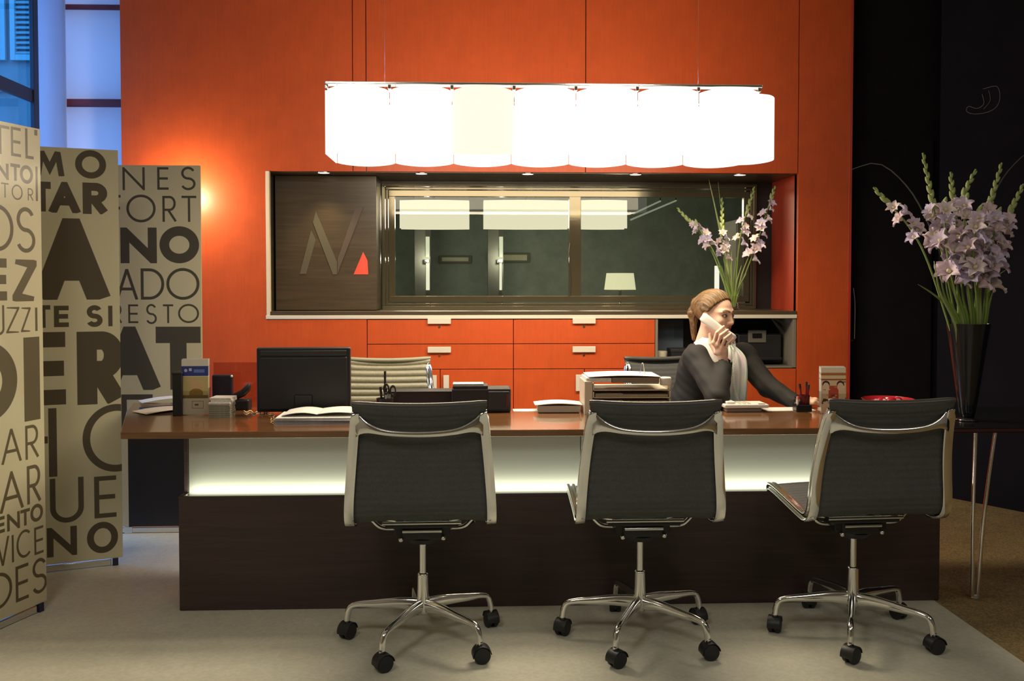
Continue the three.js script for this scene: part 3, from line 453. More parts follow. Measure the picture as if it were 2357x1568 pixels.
// each screen: right end (x, z), direction along it, width, label
[[-1.729, -3.812, 0.3137, -0.9495, 0.60, 'tall beige lettered screen, nearest of the three, turned nearly edge-on'], [-1.645, -4.404, 0.9372, -0.3487, 0.46, 'tall beige lettered screen with a huge letter A, middle one of three'], [-1.43, -4.955, 1, 0, 0.44, 'tall beige lettered screen with thin words, farthest one beside the red wall']].forEach(([rx, rz, dx, dz, w, label], k) => {
  const H0 = 0.035, H1 = 1.93, t = thing('lettered_screen', label, 'screen', [rx - dx * w, 0, rz - dz * w], Math.atan2(-dz, dx), 'lettered screens along the window');
  const S = 1000, film = canvasTex(Math.round(w * S), Math.round((H1 - H0) * S), (x, cw, ch) => {
    x.fillStyle = '#cac4a3'; x.fillRect(0, 0, cw, ch);
    for (const s of TEXT[k].split(',')) { const [c, a, b, d, e, lw] = s.split(' ').map((v, i) => (i ? +v : v)); drawGlyph(x, c, a * S, (H1 - b) * S, (d - a) * S, (b - e) * S, lw * S, c === 'B' ? '#17130f' : INK[k]); }
  });
  const mat = phys({ map: film, roughness: 0.55, clearcoat: 0.35, clearcoatRoughness: 0.18 }), edge = phys({ color: C(0.50, 0.48, 0.33), roughness: 0.3 });
  const g = new THREE.BoxGeometry(w, H1 - H0, 0.012).translate(w / 2, (H0 + H1) / 2, -0.006);
  const m = part(t, 'lettered_panel', g, [edge, edge, edge, edge, mat, edge]);
  part(t, 'foot', bx(0.03, 0.07, 0, H0, -0.02, 0.006, 0.002), M.alu); part(t, 'foot', bx(w - 0.045, w - 0.02, 0, H0, -0.02, 0.006, 0.002), M.navy);
  part(t, 'foot_rail', bx(0.0, w - 0.05, 0.002, 0.031, -0.016, 0.0, 0.004), M.alu, 'metal rail along the foot of the screen');
});
// ================================================================ swivel chairs
function makeChair(label, group, slingMat, ribbed) {
  const t = thing('swivel_chair', label, 'chair', [0, 0, 0], 0, group);
  // side rail seen from the side: z towards the sitter's back, y up, half width at that place
  const side = [[-0.245, 0.497, 0.232], [-0.225, 0.512, 0.232], [-0.17, 0.512, 0.233], [-0.08, 0.502, 0.235], [0.02, 0.490, 0.237], [0.10, 0.482, 0.240], [0.145, 0.482, 0.243], [0.178, 0.496, 0.245], [0.196, 0.525, 0.245], [0.203, 0.57, 0.243], [0.207, 0.64, 0.238], [0.217, 0.72, 0.231], [0.238, 0.80, 0.223], [0.262, 0.862, 0.216], [0.272, 0.885, 0.214]];
  const curve = (k) => new THREE.CatmullRomCurve3(side.map(([z, y, w]) => V(k * w, y, z)), false, 'centripetal');
  const prof = [[-0.016, -0.014], [-0.016, -0.006], [-0.008, -0.002], [-0.008, 0.004], [-0.016, 0.008], [-0.016, 0.016], [-0.013, 0.019], [-0.006, 0.019], [-0.004, 0.011], [0.004, 0.011], [0.006, 0.019], [0.013, 0.019], [0.016, 0.016], [0.016, 0.008], [0.008, 0.004], [0.008, -0.002], [0.016, -0.006], [0.016, -0.014]];
  for (const k of [-1, 1]) {
    const c = curve(k), n = 60, st = [];
    for (let i = 0; i <= n; i++) { const u = i / n, p = c.getPointAt(u), d = c.getTangentAt(u), b = V(1, 0, 0); b.addScaledVector(d, -b.dot(d)).normalize(); st.push({ p, u: b, v: b.clone().cross(d).negate().normalize(), k: i < 2 ? 0.6 + 0.2 * i : i > n - 2 ? 0.75 : 1 }); }
    part(t, 'side_rail', sweep(prof, st), M.cast);
  }
  // sling between the rails
  const prolong = [...side.slice(0, 1).map(([z, y, w]) => [z - 0.004, y - 0.016, w]), ...side, [0.281, 0.905, 0.215], [0.283, 0.914, 0.219]];
  const sc = new THREE.CatmullRomCurve3(prolong.map(([z, y, w]) => V(w, y, z)), false, 'centripetal');
  const ribs = ribbed ? 26 : 0;
  part(t, 'sling', sheet((u, v) => {
    const p = sc.getPointAt(u), d = sc.getTangentAt(u), q = v * 2 - 1, up = smooth(0.52, 0.6, u);
    const n = V(0, d.z, -d.y), top = smooth(0.93, 0.98, u), wide = lerp(p.x - 0.012, 0.224, top), bulge = (ribbed ? 0.010 * Math.abs(Math.sin(u * Math.PI * ribs)) : 0) + (ribbed ? 0 : 0.0022 * Math.abs(Math.sin(u * Math.PI * 34))) + lerp(0.008, -0.012 * up, up) * (1 - q * q);
    return V(q * wide, p.y + 0.004 * (1 - up) + n.y * bulge - 0.010 * top * (1 - q * q), p.z - 0.002 * up + n.z * bulge);
  }, ribbed ? 156 : 136, 16, 0.009, 1.1, 0.46), slingMat);
  const tp = sc.getPointAt(1);
  part(t, 'head_roll', sweep(Array.from({ length: 12 }, (_, i) => [Math.cos(i / 12 * 2 * Math.PI) * 0.012, Math.sin(i / 12 * 2 * Math.PI) * 0.012]), Array.from({ length: 17 }, (_, i) => { const q = i / 8 - 1; return { p: V(q * 0.226, tp.y - 0.010 * (1 - q * q), tp.z - 0.006), u: V(0, 1, 0), v: V(0, 0, 1), k: Math.abs(q) > 0.99 ? 0.8 : 1 }; })), ribbed ? slingMat : M.slingEdge);
  part(t, 'front_roll', sweep(Array.from({ length: 12 }, (_, i) => [Math.cos(i / 12 * 2 * Math.PI) * 0.013, Math.sin(i / 12 * 2 * Math.PI) * 0.013]), [-1, -0.5, 0, 0.5, 1].map((q) => ({ p: V(q * 0.222, 0.494, -0.248), u: V(0, 1, 0), v: V(0, 0, 1), k: 1 }))), ribbed ? slingMat : M.slingEdge);
  // curved bar across the back, with flared ends
  const bar = (pts, flare, w) => { const c = new THREE.CatmullRomCurve3(pts), n = 28, o = Array.from({ length: 14 }, (_, i) => [Math.cos(i / 14 * 2 * Math.PI) * 0.010, Math.sin(i / 14 * 2 * Math.PI) * 0.006]);
    return sweep(o, Array.from({ length: n + 1 }, (_, i) => { const u = i / n, p = c.getPointAt(u), e = Math.abs(u * 2 - 1); return { p, u: V(0, 1, 0).multiplyScalar(1 + flare * Math.pow(e, 6)), v: V(0, 0, 1), k: w }; })); };
  part(t, 'back_bar', bar([V(-0.214, 0.846, 0.262), V(-0.185, 0.838, 0.274), V(-0.12, 0.820, 0.286), V(0, 0.812, 0.292), V(0.12, 0.820, 0.286), V(0.185, 0.838, 0.274), V(0.214, 0.846, 0.262)], 3.6, 1), M.cast);
  part(t, 'seat_bar', [tube([V(-0.236, 0.484, 0.03), V(-0.19, 0.470, 0.04), V(-0.15, 0.436, 0.04), V(-0.09, 0.428, 0.03)], 0.007), tube([V(0.236, 0.484, 0.03), V(0.19, 0.470, 0.04), V(0.15, 0.436, 0.04), V(0.09, 0.428, 0.03)], 0.007), tube([V(-0.236, 0.492, -0.1), V(-0.15, 0.44, -0.08), V(-0.06, 0.43, -0.05)], 0.007), tube([V(0.236, 0.492, -0.1), V(0.15, 0.44, -0.08), V(0.06, 0.43, -0.05)], 0.007)], M.cast);
  part(t, 'tilt_mechanism', [bx(-0.075, 0.075, 0.392, 0.445, -0.10, 0.07, 0.012), bx(-0.10, -0.065, 0.405, 0.452, -0.03, 0.06, 0.006), bx(0.065, 0.10, 0.405, 0.452, -0.03, 0.06, 0.006), cyl(0.05, 0.07, 0.02, 0, 0.383, 0, 24), tube([V(-0.13, 0.452, 0.085), V(0.13, 0.452, 0.085)], 0.010)], M.black);
  part(t, 'tilt_rod', [tube([V(-0.14, 0.464, 0.10), V(0.14, 0.464, 0.10)], 0.006), tube([V(-0.07, 0.43, 0.075), V(0.07, 0.43, 0.075)], 0.008)], M.alu);
  part(t, 'tilt_knob', [new THREE.SphereGeometry(0.009, 12, 8).translate(-0.076, 0.398, 0.07), new THREE.SphereGeometry(0.009, 12, 8).translate(0.076, 0.402, 0.07)], M.chrome);
  part(t, 'lever', tube([V(0.07, 0.42, -0.02), V(0.15, 0.415, -0.02), V(0.19, 0.44, -0.01)], 0.005), M.black);
  part(t, 'column', cyl(0.0135, 0.0135, 0.15, 0, 0.315, 0, 20), M.chrome);
  part(t, 'column_sleeve', lathe([[0.001, 0.105], [0.020, 0.105], [0.026, 0.13], [0.023, 0.16], [0.022, 0.25], [0.019, 0.256], [0.013, 0.257]], 28), M.cast);
  for (let i = 0; i < 5; i++) {
    const a = (45 + 72 * i) * Math.PI / 180, d = V(Math.cos(a), 0, Math.sin(a)), q = (r, y) => d.clone().multiplyScalar(r).setY(y), side_ = V(-d.z, 0, d.x);
    const path = new THREE.CatmullRomCurve3([q(0.012, 0.137), q(0.08, 0.141), q(0.18, 0.135), q(0.245, 0.130), q(0.270, 0.122), q(0.280, 0.105), q(0.287, 0.062)], false, 'centripetal'), n = 36;
    const o = Array.from({ length: 12 }, (_, j) => [Math.cos(j / 12 * 2 * Math.PI) * 0.0125, Math.sin(j / 12 * 2 * Math.PI) * 0.021]);
    part(t, 'leg', sweep(o, Array.from({ length: n + 1 }, (_, j) => { const u = j / n, p = path.getPointAt(u), g = path.getTangentAt(u), up = side_.clone().cross(g).normalize(); return { p, u: side_, v: up.multiplyScalar(lerp(1.15, 0.62, Math.min(1, u * 1.35))), k: lerp(1.1, 0.85, u) }; })), M.cast);
    const c = new THREE.Group(); c.name = 'caster'; c.position.copy(q(0.288, 0)); c.rotation.y = -a + 0.9 + i * 1.7; t.add(c);
    const wheel = (s) => lathe([[0.001, -0.009], [0.026, -0.009], [0.0295, -0.005], [0.0295, 0.005], [0.026, 0.009], [0.001, 0.009]], 24).rotateX(Math.PI / 2).translate(0.006, 0.0295, s * 0.0135);
    part(c, 'wheel', [wheel(1), wheel(-1)], M.rubber);
    part(c, 'hood', [sheet((u, v) => { const w = lerp(-0.2, 3.0, u); return V(0.006 - Math.cos(w) * 0.032, 0.0295 + Math.sin(w) * 0.032, lerp(-0.023, 0.023, v)); }, 14, 2, 0.003), cyl(0.009, 0.009, 0.03, 0, 0.060, 0, 12)], M.black);
  }
  return t;
}
const GC = 'black swivel chairs in front of the desk', chair = makeChair('black mesh swivel chair at the desk, first one beside the lettered screens', GC, M.sling, false);
chair.position.set(-0.19, 0, -3.405); chair.rotation.y = 0.02;
function copyOf(o, x, z, turn, label, group) { const c = o.clone(); c.name = numbered(o.name); c.position.set(x, 0, z); c.rotation.y = turn; c.userData = { ...o.userData, label }; if (group) c.userData.group = group; scene.add(c); return c; }
copyOf(chair, 0.610, -3.405, 0.01, 'black mesh swivel chair in the middle, in front of the paper trays');
copyOf(chair, 1.415, -3.415, 0.06, 'black mesh swivel chair in front of the red dish, nearest to the tall vase');
const wc = copyOf(chair, 1.09, -4.76, -2.9, 'black mesh swivel chair that the woman sits on'); delete wc.userData.group;
const cream = makeChair('cream ribbed leather swivel chair behind the monitor', undefined, M.cream, true);
cream.position.copy(at(886, 900, -4.72)).setY(0); cream.rotation.y = Math.PI + 0.03;
// ================================================================ things on the desk
const desk = (px, py) => onLevel(px, py, TOP);
const onDesk = (name, label, cat, px, py, turn = 0, group) => { const p = desk(px, py); return thing(name, label, cat, [p.x, TOP + 0.0005, p.z], turn, group); };
{   // monitor, its back to the room
  const z = -4.22, a = at(590, 793, z), b = at(806, 944, z), w = b.x - a.x, h = a.y - b.y, t = thing('monitor', 'large black computer monitor seen from behind on the desk', 'monitor', [(a.x + b.x) / 2, TOP, z], 0.03);
  part(t, 'shell', bx(-w / 2, w / 2, 0.012, h + 0.005, -0.045, -0.004, 0.008), M.black);
  part(t, 'rear_cover', bx(-w / 2 + 0.012, w / 2 - 0.012, 0.02, h - 0.035, -0.02, 0.004, 0.010), std({ color: C(0.018, 0.017, 0.019), roughness: 0.5 }));
  part(t, 'top_band', bx(-w / 2 + 0.016, w / 2 - 0.016, h - 0.032, h - 0.008, -0.02, 0.0, 0.004), std({ color: C(0.03, 0.034, 0.034), roughness: 0.4 }));
  part(t, 'screen', bx(-w / 2 + 0.015, w / 2 - 0.015, 0.03, h - 0.012, -0.049, -0.044), M.blackGloss);
  part(t, 'stand', [bx(-0.04, 0.04, 0.008, 0.09, -0.02, 0.014, 0.006), bx(-0.10, 0.10, 0, 0.011, -0.1, 0.06, 0.005)], M.black);
  part(t, 'rear_socket', bx(0.09, 0.125, 0.025, 0.040, 0.002, 0.006, 0.001), M.rubber);
}
function leafletHolder(label, p, w, h, turn, draw, leaflets) {
  const t = thing('leaflet_holder', label, 'leaflet holder', [p.x, TOP + 0.0005, p.z], turn);
  part(t, 'holder', [bx(-w / 2 - 0.004, w / 2 + 0.004, 0, 0.004, -0.035, 0.012), bx(-w / 2 - 0.004, w / 2 + 0.004, 0, h * 0.45, 0.009, 0.011), bx(-w / 2 - 0.004, w / 2 + 0.004, 0, h * 0.9, -0.036, -0.033), bx(-w / 2 - 0.004, -w / 2 - 0.002, 0, h * 0.5, -0.034, 0.010), bx(w / 2 + 0.002, w / 2 + 0.004, 0, h * 0.5, -0.034, 0.010)], M.acrylic, 'clear acrylic holder');
  const cover = canvasTex(256, Math.round(256 * h / w), draw);
  for (let i = 0; i < leaflets; i++) { const g = new THREE.BoxGeometry(w, h, 0.003).translate(0, h / 2 + 0.004 + i * 0.002, 0.004 - i * 0.008).rotateX(-0.05); part(t, 'leaflet', g, [M.paper, M.paper, M.paper, M.paper, std({ map: cover, roughness: 0.5 }), M.paper]); }
  return t;
}
leafletHolder('clear leaflet holder with blue-topped leaflets at the left end of the desk', desk(449, 956), 0.118, 0.245, 0.03, (x, w, h) => {
  x.fillStyle = '#e9e4d6'; x.fillRect(0, 0, w, h); x.fillStyle = '#2f3f92'; x.fillRect(0, h * 0.12, w, h * 0.18); x.fillStyle = '#c9cbe8'; x.beginPath(); x.arc(w * 0.16, h * 0.2, w * 0.06, 0, 7); x.fill(); x.fillRect(w * 0.28, h * 0.16, w * 0.1, h * 0.05); x.fillStyle = '#6f86c8'; x.fillRect(w * 0.46, h * 0.18, w * 0.4, h * 0.06);
  x.fillStyle = '#cdbf7e'; x.fillRect(0, h * 0.31, w, h * 0.4); x.fillStyle = '#dcb98a'; x.fillRect(w * 0.35, h * 0.38, w * 0.5, h * 0.17); x.fillStyle = '#9a7d2c'; x.beginPath(); x.ellipse(w * 0.55, h * 0.62, w * 0.26, h * 0.09, 0, 0, 7); x.fill(); x.fillStyle = '#7d6424'; x.fillRect(0, h * 0.65, w, h * 0.06);
  x.fillStyle = '#d9d2bf'; x.fillRect(0, h * 0.72, w, h * 0.28); x.strokeStyle = '#6d6654'; x.lineWidth = 4; x.strokeRect(w * 0.4, h * 0.76, w * 0.42, h * 0.13); x.fillStyle = '#575040'; x.fillRect(w * 0.5, h * 0.81, w * 0.14, h * 0.03);
}, 3);
leafletHolder('clear leaflet holder with crowded red and white leaflets at the right of the desk', desk(1918, 953), 0.112, 0.205, -0.05, (x, w, h) => {
  x.fillStyle = '#e8d3ae'; x.fillRect(0, 0, w, h); seed = 77;
  x.fillStyle = '#f4ecd6'; x.fillRect(0, 0, w, h * 0.1); x.fillStyle = '#b8763a'; x.fillRect(0, h * 0.12, w, h * 0.05); x.fillStyle = '#f2e0b4'; x.fillRect(0, h * 0.18, w, h * 0.05); x.fillStyle = '#a8562a'; x.fillRect(0, h * 0.25, w, h * 0.03);
  x.fillStyle = '#c4533a'; x.fillRect(w * 0.3, h * 0.4, w * 0.4, h * 0.45);
  for (const [u, v] of [[0.2, 0.42], [0.78, 0.42], [0.18, 0.82], [0.82, 0.82]]) { x.fillStyle = '#3a2b22'; x.beginPath(); x.ellipse(w * u, h * v - h * 0.05, w * 0.15, h * 0.08, 0, 0, 7); x.fill(); x.fillStyle = '#f0d6b8'; x.beginPath(); x.ellipse(w * u, h * v, w * 0.13, h * 0.09, 0, 0, 7); x.fill(); }
  for (let i = 0; i < 26; i++) { x.fillStyle = ['#f6efe0', '#7b3020', '#d98b54', '#5a4434'][i % 4]; x.fillRect(rnd() * w, h * (0.3 + 0.65 * rnd()), w * (0.04 + 0.1 * rnd()), h * 0.02); }
}, 4);
{
  const t = onDesk('document_case', 'dark upright document case behind the left leaflet holder', 'case', 411, 957, 0.15);
  part(t, 'body', bx(-0.022, 0.018, 0, 0.19, -0.07, 0.02, 0.004), M.black); part(t, 'lip', bx(-0.024, 0.020, 0.185, 0.195, -0.072, 0.022, 0.003), M.rubber);
}
// papers fanned out at the left end
[[372, 926, 0.5, 0.11, 0.20, 0.012, 'white folded leaflet lying on the left end of the desk, upper one'], [372, 948, 0.75, 0.15, 0.21, 0.004, 'pale paper sheet lying on the left end of the desk, lower one'], ].forEach(([px, py, a, w, l, lift, label], i) => {
  const t = onDesk('loose_leaflet', label, 'leaflet', px, py, a);
  part(t, 'sheet', sheet((u, v) => V((u - 0.5) * l, 0.003 + lift * (0.4 + u) + 0.006 * Math.sin(u * 3), (v - 0.5) * w), 10, 4, 0.0012), i ? M.paper2 : M.paper);
});
{
  const t = onDesk('dark_folder', 'black folder under the fanned leaflets at the left end of the desk', 'folder', 385, 941, 0.6);
  part(t, 'cover', bx(-0.11, 0.10, 0, 0.004, -0.07, 0.07, 0.001), M.black); part(t, 'leaf', bx(-0.108, 0.098, 0.004, 0.007, -0.066, 0.066), M.rubber);
}
// stack of cards beside the leaflet holder
for (let i = 0; i < 9; i++) {
  const p = desk(509, 960), y = TOP + 0.0005 + i * 0.0097, top = i > 6;
  const t = thing('card_pad', ['bottom', 'second', 'third', 'fourth', 'fifth', 'sixth', 'seventh', 'eighth', 'topmost'][i] + ' pad of the small paper stack beside the left leaflet holder', 'paper pad', [p.x + (i === 7 ? 0.006 : i === 8 ? 0.002 : 0), y, p.z - (top ? 0.012 : 0)], 0.04 * Math.sin(i * 2.1), 'pads in the small paper stack');
  part(t, 'pad', bx(-0.047, 0.047, 0, 0.0088, -0.06, 0.03, 0.0008), i > 5 ? M.paper : std({ color: C(0.32, 0.31, 0.24), map: T.fibre, roughness: 0.85 }));
}
{   // clear stand with a dark card, in front of the red wall
  const p = desk(540, 947), t = thing('card_terminal', 'dark card terminal with curved handset behind the small paper stack', 'terminal', [p.x, TOP + 0.0005, p.z - 0.02]);
  part(t, 'body', bx(-0.115, -0.02, 0.05, 0.165, -0.05, -0.02, 0.008), std({ color: C(0.02, 0.016, 0.03), roughness: 0.35 }));
  part(t, 'base', bx(-0.10, 0.06, 0, 0.05, -0.07, 0.0, 0.008), M.black);
  part(t, 'handset', sweep(Array.from({ length: 10 }, (_, i) => [Math.cos(i / 10 * 6.283) * 0.016, Math.sin(i / 10 * 6.283) * 0.024]), [[-0.02, 0.06], [0.0, 0.066], [0.03, 0.08], [0.055, 0.105], [0.062, 0.12]].map(([x, y], i) => ({ p: V(x, y, -0.02), u: V(-0.5, 0.87, 0), v: V(0, 0, 1), k: [0.8, 1, 1.1, 1, 0.5][i] }))), M.black);
  part(t, 'light_dot', new THREE.SphereGeometry(0.006, 10, 8).translate(-0.022, 0.158, -0.018), M.plastic);
  const s = thing('acrylic_shield', 'thin clear acrylic stand behind the dark card terminal, left of the monitor', 'stand', [p.x + 0.03, TOP + 0.0005, p.z - 0.13]);
  part(s, 'sheet', bx(-0.16, 0.10, 0, 0.215, -0.0015, 0.0015), phys({ color: C(0.80, 0.66, 0.62), transmission: 1, thickness: 0, roughness: 0.05, ior: 1.45 }));
  part(s, 'foot', [bx(-0.15, -0.12, 0, 0.01, -0.04, 0.04, 0.002), bx(0.06, 0.09, 0, 0.01, -0.04, 0.04, 0.002)], M.acrylic);
}
{   // bead chain of a pen
  const t = onDesk('bead_chain', 'small gold bead chain lying on the desk before the monitor', 'chain', 598, 952), p0 = desk(598, 952), b = [];
  for (let i = 0; i < 26; i++) { const q = desk(562 + i * 2.6, 949 + 2.5 * Math.sin(i * 0.9) + i * 0.28); b.push(new THREE.SphereGeometry(0.0042, 8, 6).translate(q.x - p0.x, 0.0042, q.z - p0.z)); }
  for (let i = 0; i < 7; i++) { const q = desk(627 + 4 * Math.sin(i * 1.3), 957 + i * 3.2); b.push(new THREE.SphereGeometry(0.0038, 8, 6).translate(q.x - p0.x, 0.004, q.z - p0.z)); }
  part(t, 'beads', b, std({ color: C(0.72, 0.50, 0.27), roughness: 0.25, metalness: 0.9 })).userData.kind = 'stuff';
}
// papers in front of the monitor
for (let i = 0; i < 6; i++) {
  const p = desk(722, 978), t = thing('paper_pad', ['lowest', 'second', 'third', 'fourth', 'fifth', 'topmost'][i] + ' pad of the flat paper stack in front of the monitor', 'paper pad', [p.x + 0.004 * Math.sin(i * 3), TOP + 0.0006 + i * 0.0046, p.z - 0.105 + 0.004 * Math.cos(i * 2)], 0.02 * Math.sin(i * 1.7), 'pads in the flat paper stack');
  part(t, 'pad', bx(-0.165, 0.165, 0, 0.0043, -0.10, 0.10, 0.0006), i === 5 ? M.paper : std({ color: C(0.40, 0.40, 0.42), map: T.fibre, roughness: 0.7 }));
}
{
  const p = desk(735, 975), t = thing('open_brochure', 'white open brochure with bent pages lying on the flat paper stack', 'brochure', [p.x - 0.01, TOP + 0.030, p.z - 0.10], 0.02);
  part(t, 'page', sheet((u, v) => V(lerp(-0.15, 0.0, u), 0.003 + 0.012 * Math.sin(u * Math.PI * 0.9), (v - 0.5) * 0.19), 12, 4, 0.002), M.paper);
  part(t, 'page', sheet((u, v) => V(lerp(0.0, 0.16, u), 0.0055 + 0.010 * Math.sin(0.3 + u * 2.4), (v - 0.5) * 0.19), 12, 4, 0.002), M.paper);
}
{   // pen cup behind the first chair
  const t = onDesk('pen_cup', 'small dark pen cup behind the first swivel chair', 'pen cup', 886, 955);
  part(t, 'cup', lathe([[0.001, 0], [0.036, 0], [0.038, 0.075], [0.035, 0.075], [0.033, 0.006], [0.001, 0.006]], 24), M.black);
  const d = [t.position.x, t.position.y, t.position.z];
  [['black pen standing tallest in the pen cup', 0.002, 0.185, 0.0, 0.0, M.black], ['black thick marker leaning left in the pen cup', -0.02, 0.115, -0.22, 0.1, M.black], ['white pen leaning in the middle of the pen cup', 0.008, 0.11, 0.05, 0.15, M.plastic], ['pale pencil leaning right in the pen cup', 0.02, 0.105, 0.28, 0.1, M.paper2]].forEach(([label, x, l, a, b, m]) => {
    const q = thing('pen', label, 'pen', [d[0] + x * 0.5, d[1] + 0.008, d[2]], 0, 'pens in the pen cup'); q.rotation.set(b * 0.4, 0, -a * 0.35);
    part(q, 'barrel', cyl(0.005, 0.005, l, 0, l / 2, 0, 10), m); part(q, 'cap', cyl(0.006, 0.0055, 0.03, 0, l - 0.012, 0, 10), m === M.black ? M.rubber : M.black);
  });
  const s = thing('scissors', 'small scissors with black handles in the pen cup', 'scissors', [d[0] + 0.012, d[1] + 0.01, d[2] + 0.02], 0.1);
  part(s, 'handle', new THREE.TorusGeometry(0.016, 0.0045, 8, 20).scale(0.7, 1.3, 1).translate(-0.004, 0.108, 0), M.black); part(s, 'handle', new THREE.TorusGeometry(0.016, 0.0045, 8, 20).scale(0.7, 1.3, 1).translate(0.026, 0.10, 0), M.black);
  part(s, 'blade', [bx(-0.002, 0.006, 0, 0.09, -0.001, 0.001), bx(0.008, 0.016, 0, 0.085, 0.001, 0.003)], M.alu);
}
{   // low black letter tray and telephone base
  const p = desk(976, 945), t = thing('keyboard_tray', 'long low black tray behind the first swivel chair', 'tray', [p.x + 0.0, TOP + 0.0005, p.z - 0.05]);
  part(t, 'box', bx(-0.165, 0.16, 0, 0.082, -0.10, 0.02, 0.006), std({ color: C(0.022, 0.014, 0.02), roughness: 0.4 }));
  part(t, 'rim', bx(-0.168, 0.163, 0.078, 0.086, -0.103, 0.023, 0.003), M.black);
  const q = desk(1108, 951), u = thing('label_printer', 'black boxy label printer right of the low black tray', 'printer', [q.x, TOP + 0.0005, q.z]);
  part(u, 'body', bx(-0.135, 0.135, 0, 0.112, -0.12, 0.0, 0.010), M.black);
  part(u, 'side_panel', bx(0.03, 0.128, 0.012, 0.098, -0.004, 0.004, 0.005), std({ color: C(0.025, 0.03, 0.038), roughness: 0.3 }));
  part(u, 'red_button', bx(0.113, 0.123, 0.03, 0.085, 0.003, 0.0065, 0.001), std({ color: C(0.12, 0.015, 0.02), roughness: 0.4 }));
  part(u, 'lid', bx(-0.13, 0.03, 0.108, 0.124, -0.115, -0.004, 0.004), M.black);
  const v = thing('paper_roll_sheet', 'narrow white paper sheet lying on top of the black label printer', 'paper', [q.x - 0.06, TOP + 0.1255, q.z - 0.06]);
  part(v, 'sheet', bx(-0.07, 0.07, 0, 0.006, -0.04, 0.04, 0.001), M.paper);
}
{
  const p = desk(1212, 949), t = thing('note_sheet', 'thin white sheet lying between the label printer and the white box', 'paper', [p.x, TOP + 0.0005, p.z - 0.04]);
  part(t, 'sheet', bx(-0.06, 0.07, 0, 0.003, -0.05, 0.035, 0.0008), M.paper);
  const q = desk(1290, 952), b = thing('notepad_box', 'low white notepad box left of the paper trays', 'box', [q.x, TOP + 0.004, q.z - 0.05]);
  part(b, 'body', bx(-0.10, 0.09, 0, 0.030, -0.07, 0.05, 0.003), std({ color: C(0.42, 0.37, 0.31), roughness: 0.7 }));
  part(b, 'lid', sheet((u, v) => V(lerp(-0.115, 0.10, u), 0.033 + 0.008 * Math.sin(u * Math.PI), lerp(-0.075, 0.05, v)), 12, 3, 0.005), M.paper);
}
{   // stacked paper trays behind the middle chair
  const p = desk(1455, 955), w = 0.352, t = thing('letter_trays', 'stack of beige letter trays full of paper behind the middle chair', 'letter tray', [p.x, TOP + 0.0005, p.z - 0.01], 0.0);
  for (let i = 0; i < 4; i++) part(t, 'tray', [bx(-w / 2, w / 2, 0.005 + i * 0.034, 0.009 + i * 0.034, -0.24, 0.0, 0.001), bx(-w / 2, -w / 2 + 0.006, 0.005 + i * 0.034, 0.034 + i * 0.034, -0.24, 0.0, 0.001), bx(w / 2 - 0.006, w / 2, 0.005 + i * 0.034, 0.034 + i * 0.034, -0.24, 0.0, 0.001)], M.tray);
  part(t, 'side_wall', bx(-w / 2 - 0.038, -w / 2 - 0.002, 0, 0.150, -0.20, 0.006, 0.003), M.tray, 'pale upright side wall');
  for (let i = 0; i < 3; i++) { const q = thing('paper_sheaf', ['bottom', 'middle', 'upper'][i] + ' sheaf of papers inside the beige letter trays', 'papers', [p.x + 0.0, TOP + 0.0102 + i * 0.034, p.z - 0.012], 0, 'sheaves in the letter trays'); part(q, 'sheaf', bx(-0.165, 0.165, 0, 0.012 + 0.004 * (i % 2), -0.21, 0, 0.001), std({ color: [C(0.30, 0.25, 0.14), C(0.45, 0.40, 0.26), C(0.34, 0.29, 0.17)][i], map: T.fibre, roughness: 0.85 })); part(q, 'top_sheet', bx(-0.163, -0.04, 0.013 + 0.004 * (i % 2), 0.0145 + 0.004 * (i % 2), -0.2, 0.002), M.paper2); }
  const y = TOP + 0.0005 + 0.142, bk = thing('ring_binder', 'flat brown binder with white edges lying on top of the letter trays', 'binder', [p.x, y, p.z - 0.01]);
  part(bk, 'cover', bx(-0.09, 0.125, 0, 0.024, -0.22, 0.0, 0.002), std({ color: C(0.22, 0.17, 0.12), roughness: 0.6 }));
  part(bk, 'pages', bx(-0.205, -0.092, 0.003, 0.022, -0.2, -0.002, 0.002), M.paper);
  part(bk, 'cover_sheet', sheet((u, v) => V(lerp(-0.195, 0.13, u), 0.027 + 0.006 * Math.sin(u * Math.PI), lerp(-0.21, 0.004, v)), 10, 3, 0.003), M.paper);
  const rr_ = thing('tissue_roll', 'white paper roll at the right end of the letter trays', 'roll', [p.x + 0.157, y - 0.012, p.z - 0.03]);
  part(rr_, 'roll', lathe([[0.008, 0], [0.024, 0], [0.026, 0.004], [0.026, 0.030], [0.022, 0.036], [0.008, 0.036]], 20), M.paper);
  part(rr_, 'core', cyl(0.0078, 0.0078, 0.034, 0, 0.0175, 0, 14), M.paper2);
  const c = at(1479, 862, p.z - 0.1), cl = thing('wire_clip', 'thin upright bent wire holder on the letter trays', 'wire holder', [c.x, y + 0.031, p.z - 0.1]);
  part(cl, 'wire', tube([V(-0.012, 0, 0), V(-0.002, 0.05, 0), V(0.003, 0.05, 0), V(0.010, 0.0, 0)], 0.0022, 8), M.alu);
}
